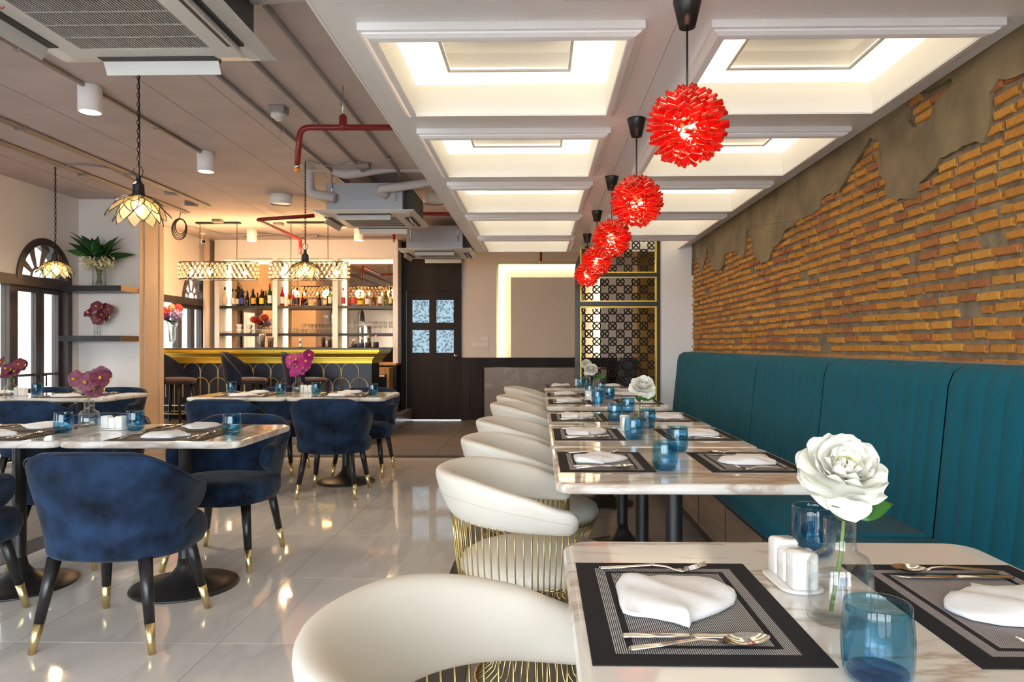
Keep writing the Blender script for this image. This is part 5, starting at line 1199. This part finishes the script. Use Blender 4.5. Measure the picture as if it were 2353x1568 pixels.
for px, py, lb in ((395, 440, 'grey junction box above the pillar'), (440, 466, 'grey junction box on the paired conduits'), (500, 505, 'grey junction box over the left chandelier'), (835, 376, 'grey junction box beside the soffit'), (640, 512, 'grey junction box beside the flat speaker'), (722, 540, 'white junction box above the middle chandelier')):
    b0 = PZ(px, py, CEIL); tag(MB().rings([[(p[0], p[1], z) for p in rrect(-.06, .06, -.05, .05, .012, 3)] for z in (-.04, 0)]).build('junction_box', 'conduit_paint', None, tuple(b0)), lb, 'box', 'junction boxes')
# CCTV camera in the corner over the bar, motion sensor
e = PZ(452, 545, CEIL); t = thing('cctv_camera', 'small white security camera in the corner over the bar', 'camera', (P(465, 565, 10.2).x, 10.2, CEIL)); MB().lathe([(.045, -.03), (.05, 0)], 14).build('mount', 'ac_white', t); MB().tube([(0, 0, -.03), (0, -.01, -.1)], .012, 8).build('arm', 'ac_white', t); MB().tube([(-.05, .05, -.12), (.06, -.09, -.14)], .034, 14).build('body', 'ac_white', t); MB().tube([(.06, -.09, -.14), (.066, -.098, -.141)], .025, 12).build('lens', 'black_plastic', t)
# riser pipe in the left back corner
tag(MB().tube([(XL+.075, YK-.17, PZT), (XL+.075, YK-.17, CEIL)], .045, 14).build('riser_pipe', 'lit_pier_taupe_pipe'), 'vertical pipe boxed in the corner left of the back bar', 'pipe')
# ================================================================== RIGHT BACK
# lattice screen
SYY = 8.06; sx0, sx1 = P(1321, 700, SYY).x, P(1519, 700, SYY).x; t = thing('lattice_screen', 'black lattice screen with gilt edges between the tables and the entrance', 'screen', ((sx0+sx1)/2, SYY, 0)); mid = (sx0+sx1)/2
def sb(nm, m, x0, x1, z0, z1, d=.03, par=None): return MB().box(x0-mid, x1-mid, -d, d, z0, z1).build(nm, m, par or t)
ztop = CEIL-.01; ix0, ix1 = P(1333, 700, SYY).x, P(1508, 700, SYY).x
sb('post', 'black_wood', sx0, ix0, 0, 2.02); sb('post', 'black_wood', ix1, sx1, 0, ztop)
pts = [(sx0-mid+.0+.30*(1-math.cos(PI/2*i/10)), 2.02+.30*math.sin(PI/2*i/10)) for i in range(11)]; lo = pts+[(a+.045, b2-.045) for a, b2 in pts[::-1]]
plate(MB(), [lo], lambda u, v, tt: (u, tt, v), -.03, .03).build('arch_corner', 'black_wood', t)
zz = [P(1400, y, SYY).z for y in (628, 637, 694, 705)]
sb('rail', 'black_wood', ix0, ix1, zz[1], zz[0]); sb('rail', 'black_wood', ix0, ix1, zz[3], zz[2]); sb('rail', 'black_wood', ix0, ix1, 0, .12)
def gilt(z0, z1, par):
    mb = MB(); w = .012
    for q_ in ((ix0, ix0+w, z0, z1), (ix1-w, ix1, z0, z1), (ix0+w, ix1-w, z0, z0+w), (ix0+w, ix1-w, z1-w, z1)): mb.box(q_[0]-mid, q_[1]-mid, -.034, .034, q_[2], q_[3])
    return mb.build('gilt_edge', 'gold_paint', par)
def lattice(z0, z1, par):
    mb = MB(); pt = .176; r_ = .044; x0, x1 = ix0+.012-mid, ix1-.012-mid; z0, z1 = z0+.012, z1-.012
    def seg(a, b2):
        # clip to the panel
        n = 8; prev = None; run = []
        for i in range(n+1):
            p = (a[0]+(b2[0]-a[0])*i/n, a[1]+(b2[1]-a[1])*i/n)
            if x0-.001 <= p[0] <= x1+.001 and z0-.001 <= p[1] <= z1+.001: run.append((p[0], 0, p[1]))
            else:
                if len(run) > 1: mb.tube([run[0], run[-1]], .0075, 4, sm=False)
                run = []
        if len(run) > 1: mb.tube([run[0], run[-1]], .0075, 4, sm=False)
    nx = int((x1-x0)/pt)+2; nz = int((z1-z0)/pt)+2; zc = (z0+z1)/2
    for i in range(-1, 2*nx+1):
        for j in range(-nz*2-1, nz*2+2):
            if (i+j) % 2: continue
            cx, cz = x0+i*pt/2, zc+j*pt/2
            if not (x0-pt < cx < x1+pt and z0-pt < cz < z1+pt): continue
            for k2 in range(16):
                a0, a1 = 2*PI*k2/16, 2*PI*(k2+1)/16; p0 = (cx+r_*math.cos(a0), cz+r_*math.sin(a0)); p1 = (cx+r_*math.cos(a1), cz+r_*math.sin(a1))
                if all(x0 <= p[0] <= x1 and z0 <= p[1] <= z1 for p in (p0, p1)): mb.tube([(p0[0], 0, p0[1]), (p1[0], 0, p1[1])], .0075, 4, caps=False, sm=False)
            for sx in (-1, 1): seg((cx, cz), (cx+sx*pt/2, cz+pt/2))
    return mb.build('lattice', 'black_wood', par)
for z0, z1 in ((zz[0], ztop), (zz[2], zz[1]), (.12, zz[3])):
    g_ = gilt(z0, z1, t); lattice(z0, z1, g_)
# marble-faced low wall in front of the wainscot
mx0, mz = P(1113, 850, 10.6).x, P(1113, 846, 10.6).z
t = thing('stone_counter', 'low brown marble faced counter in front of the dark wainscot', 'counter', ((mx0+1.0)/2, 10.75, 0)); w2 = (1.0-mx0)/2; MB().box(-w2, w2, -.15, .15, 0, mz-.02).build('stone_face', 'marble_brown', t); MB().box(-w2-.005, w2, -.155, .15, mz-.02, mz).build('stone_cap', 'marble_brown', t)
e0 = P(1462, 700, 10.3).x; t = thing('timber_column', 'golden brown clad column behind the lattice screen', 'column', ((e0+XR)/2, 10.4, 0)); MB().box(e0-(e0+XR)/2, (XR-e0)/2-.01, -.2, .2, 0, CEIL-.01).build('shaft', 'gold_column', t); MB().box(e0-(e0+XR)/2-.01, (XR-e0)/2-.012, -.21, .2, 0, .12).build('plinth', 'black_wood', t)
e0, e1 = P(1422, 870, 9.9), P(1462, 870, 9.9); t = thing('black_cabinet', 'tall black cabinet behind the lattice screen', 'cabinet', ((e0.x+e1.x)/2, 9.95, 0)); w2 = (e1.x-e0.x)/2; zh = P(1440, 822, 9.9).z; MB().box(-w2, w2, -.15, .15, 0, zh).build('body', 'black_wood', t, bevel=.004); MB().box(-w2+.01, w2-.01, -.157, -.15, .05, zh-.03).build('door', 'black_plastic', t)
# light switches on the back wall
for px, py, lb in ((1113, 779, 'upper white switch plate on the back wall'), (1092, 792, 'lower left white switch plate on the back wall'), (1113, 792, 'lower right white switch plate on the back wall')):
    c = P(px, py, YB); t = thing('switch_plate', lb, 'light switch', (c.x, YB, c.z), 0, 'light switches'); MB().box(-.057, .057, -.01, 0, -.034, .034).build('plate', 'switch_white', t, bevel=.002)
    for x in (-.03, 0, .03): MB().box(x-.011, x+.011, -.013, -.01, -.02, .02).build('rocker', 'switch_white', t)
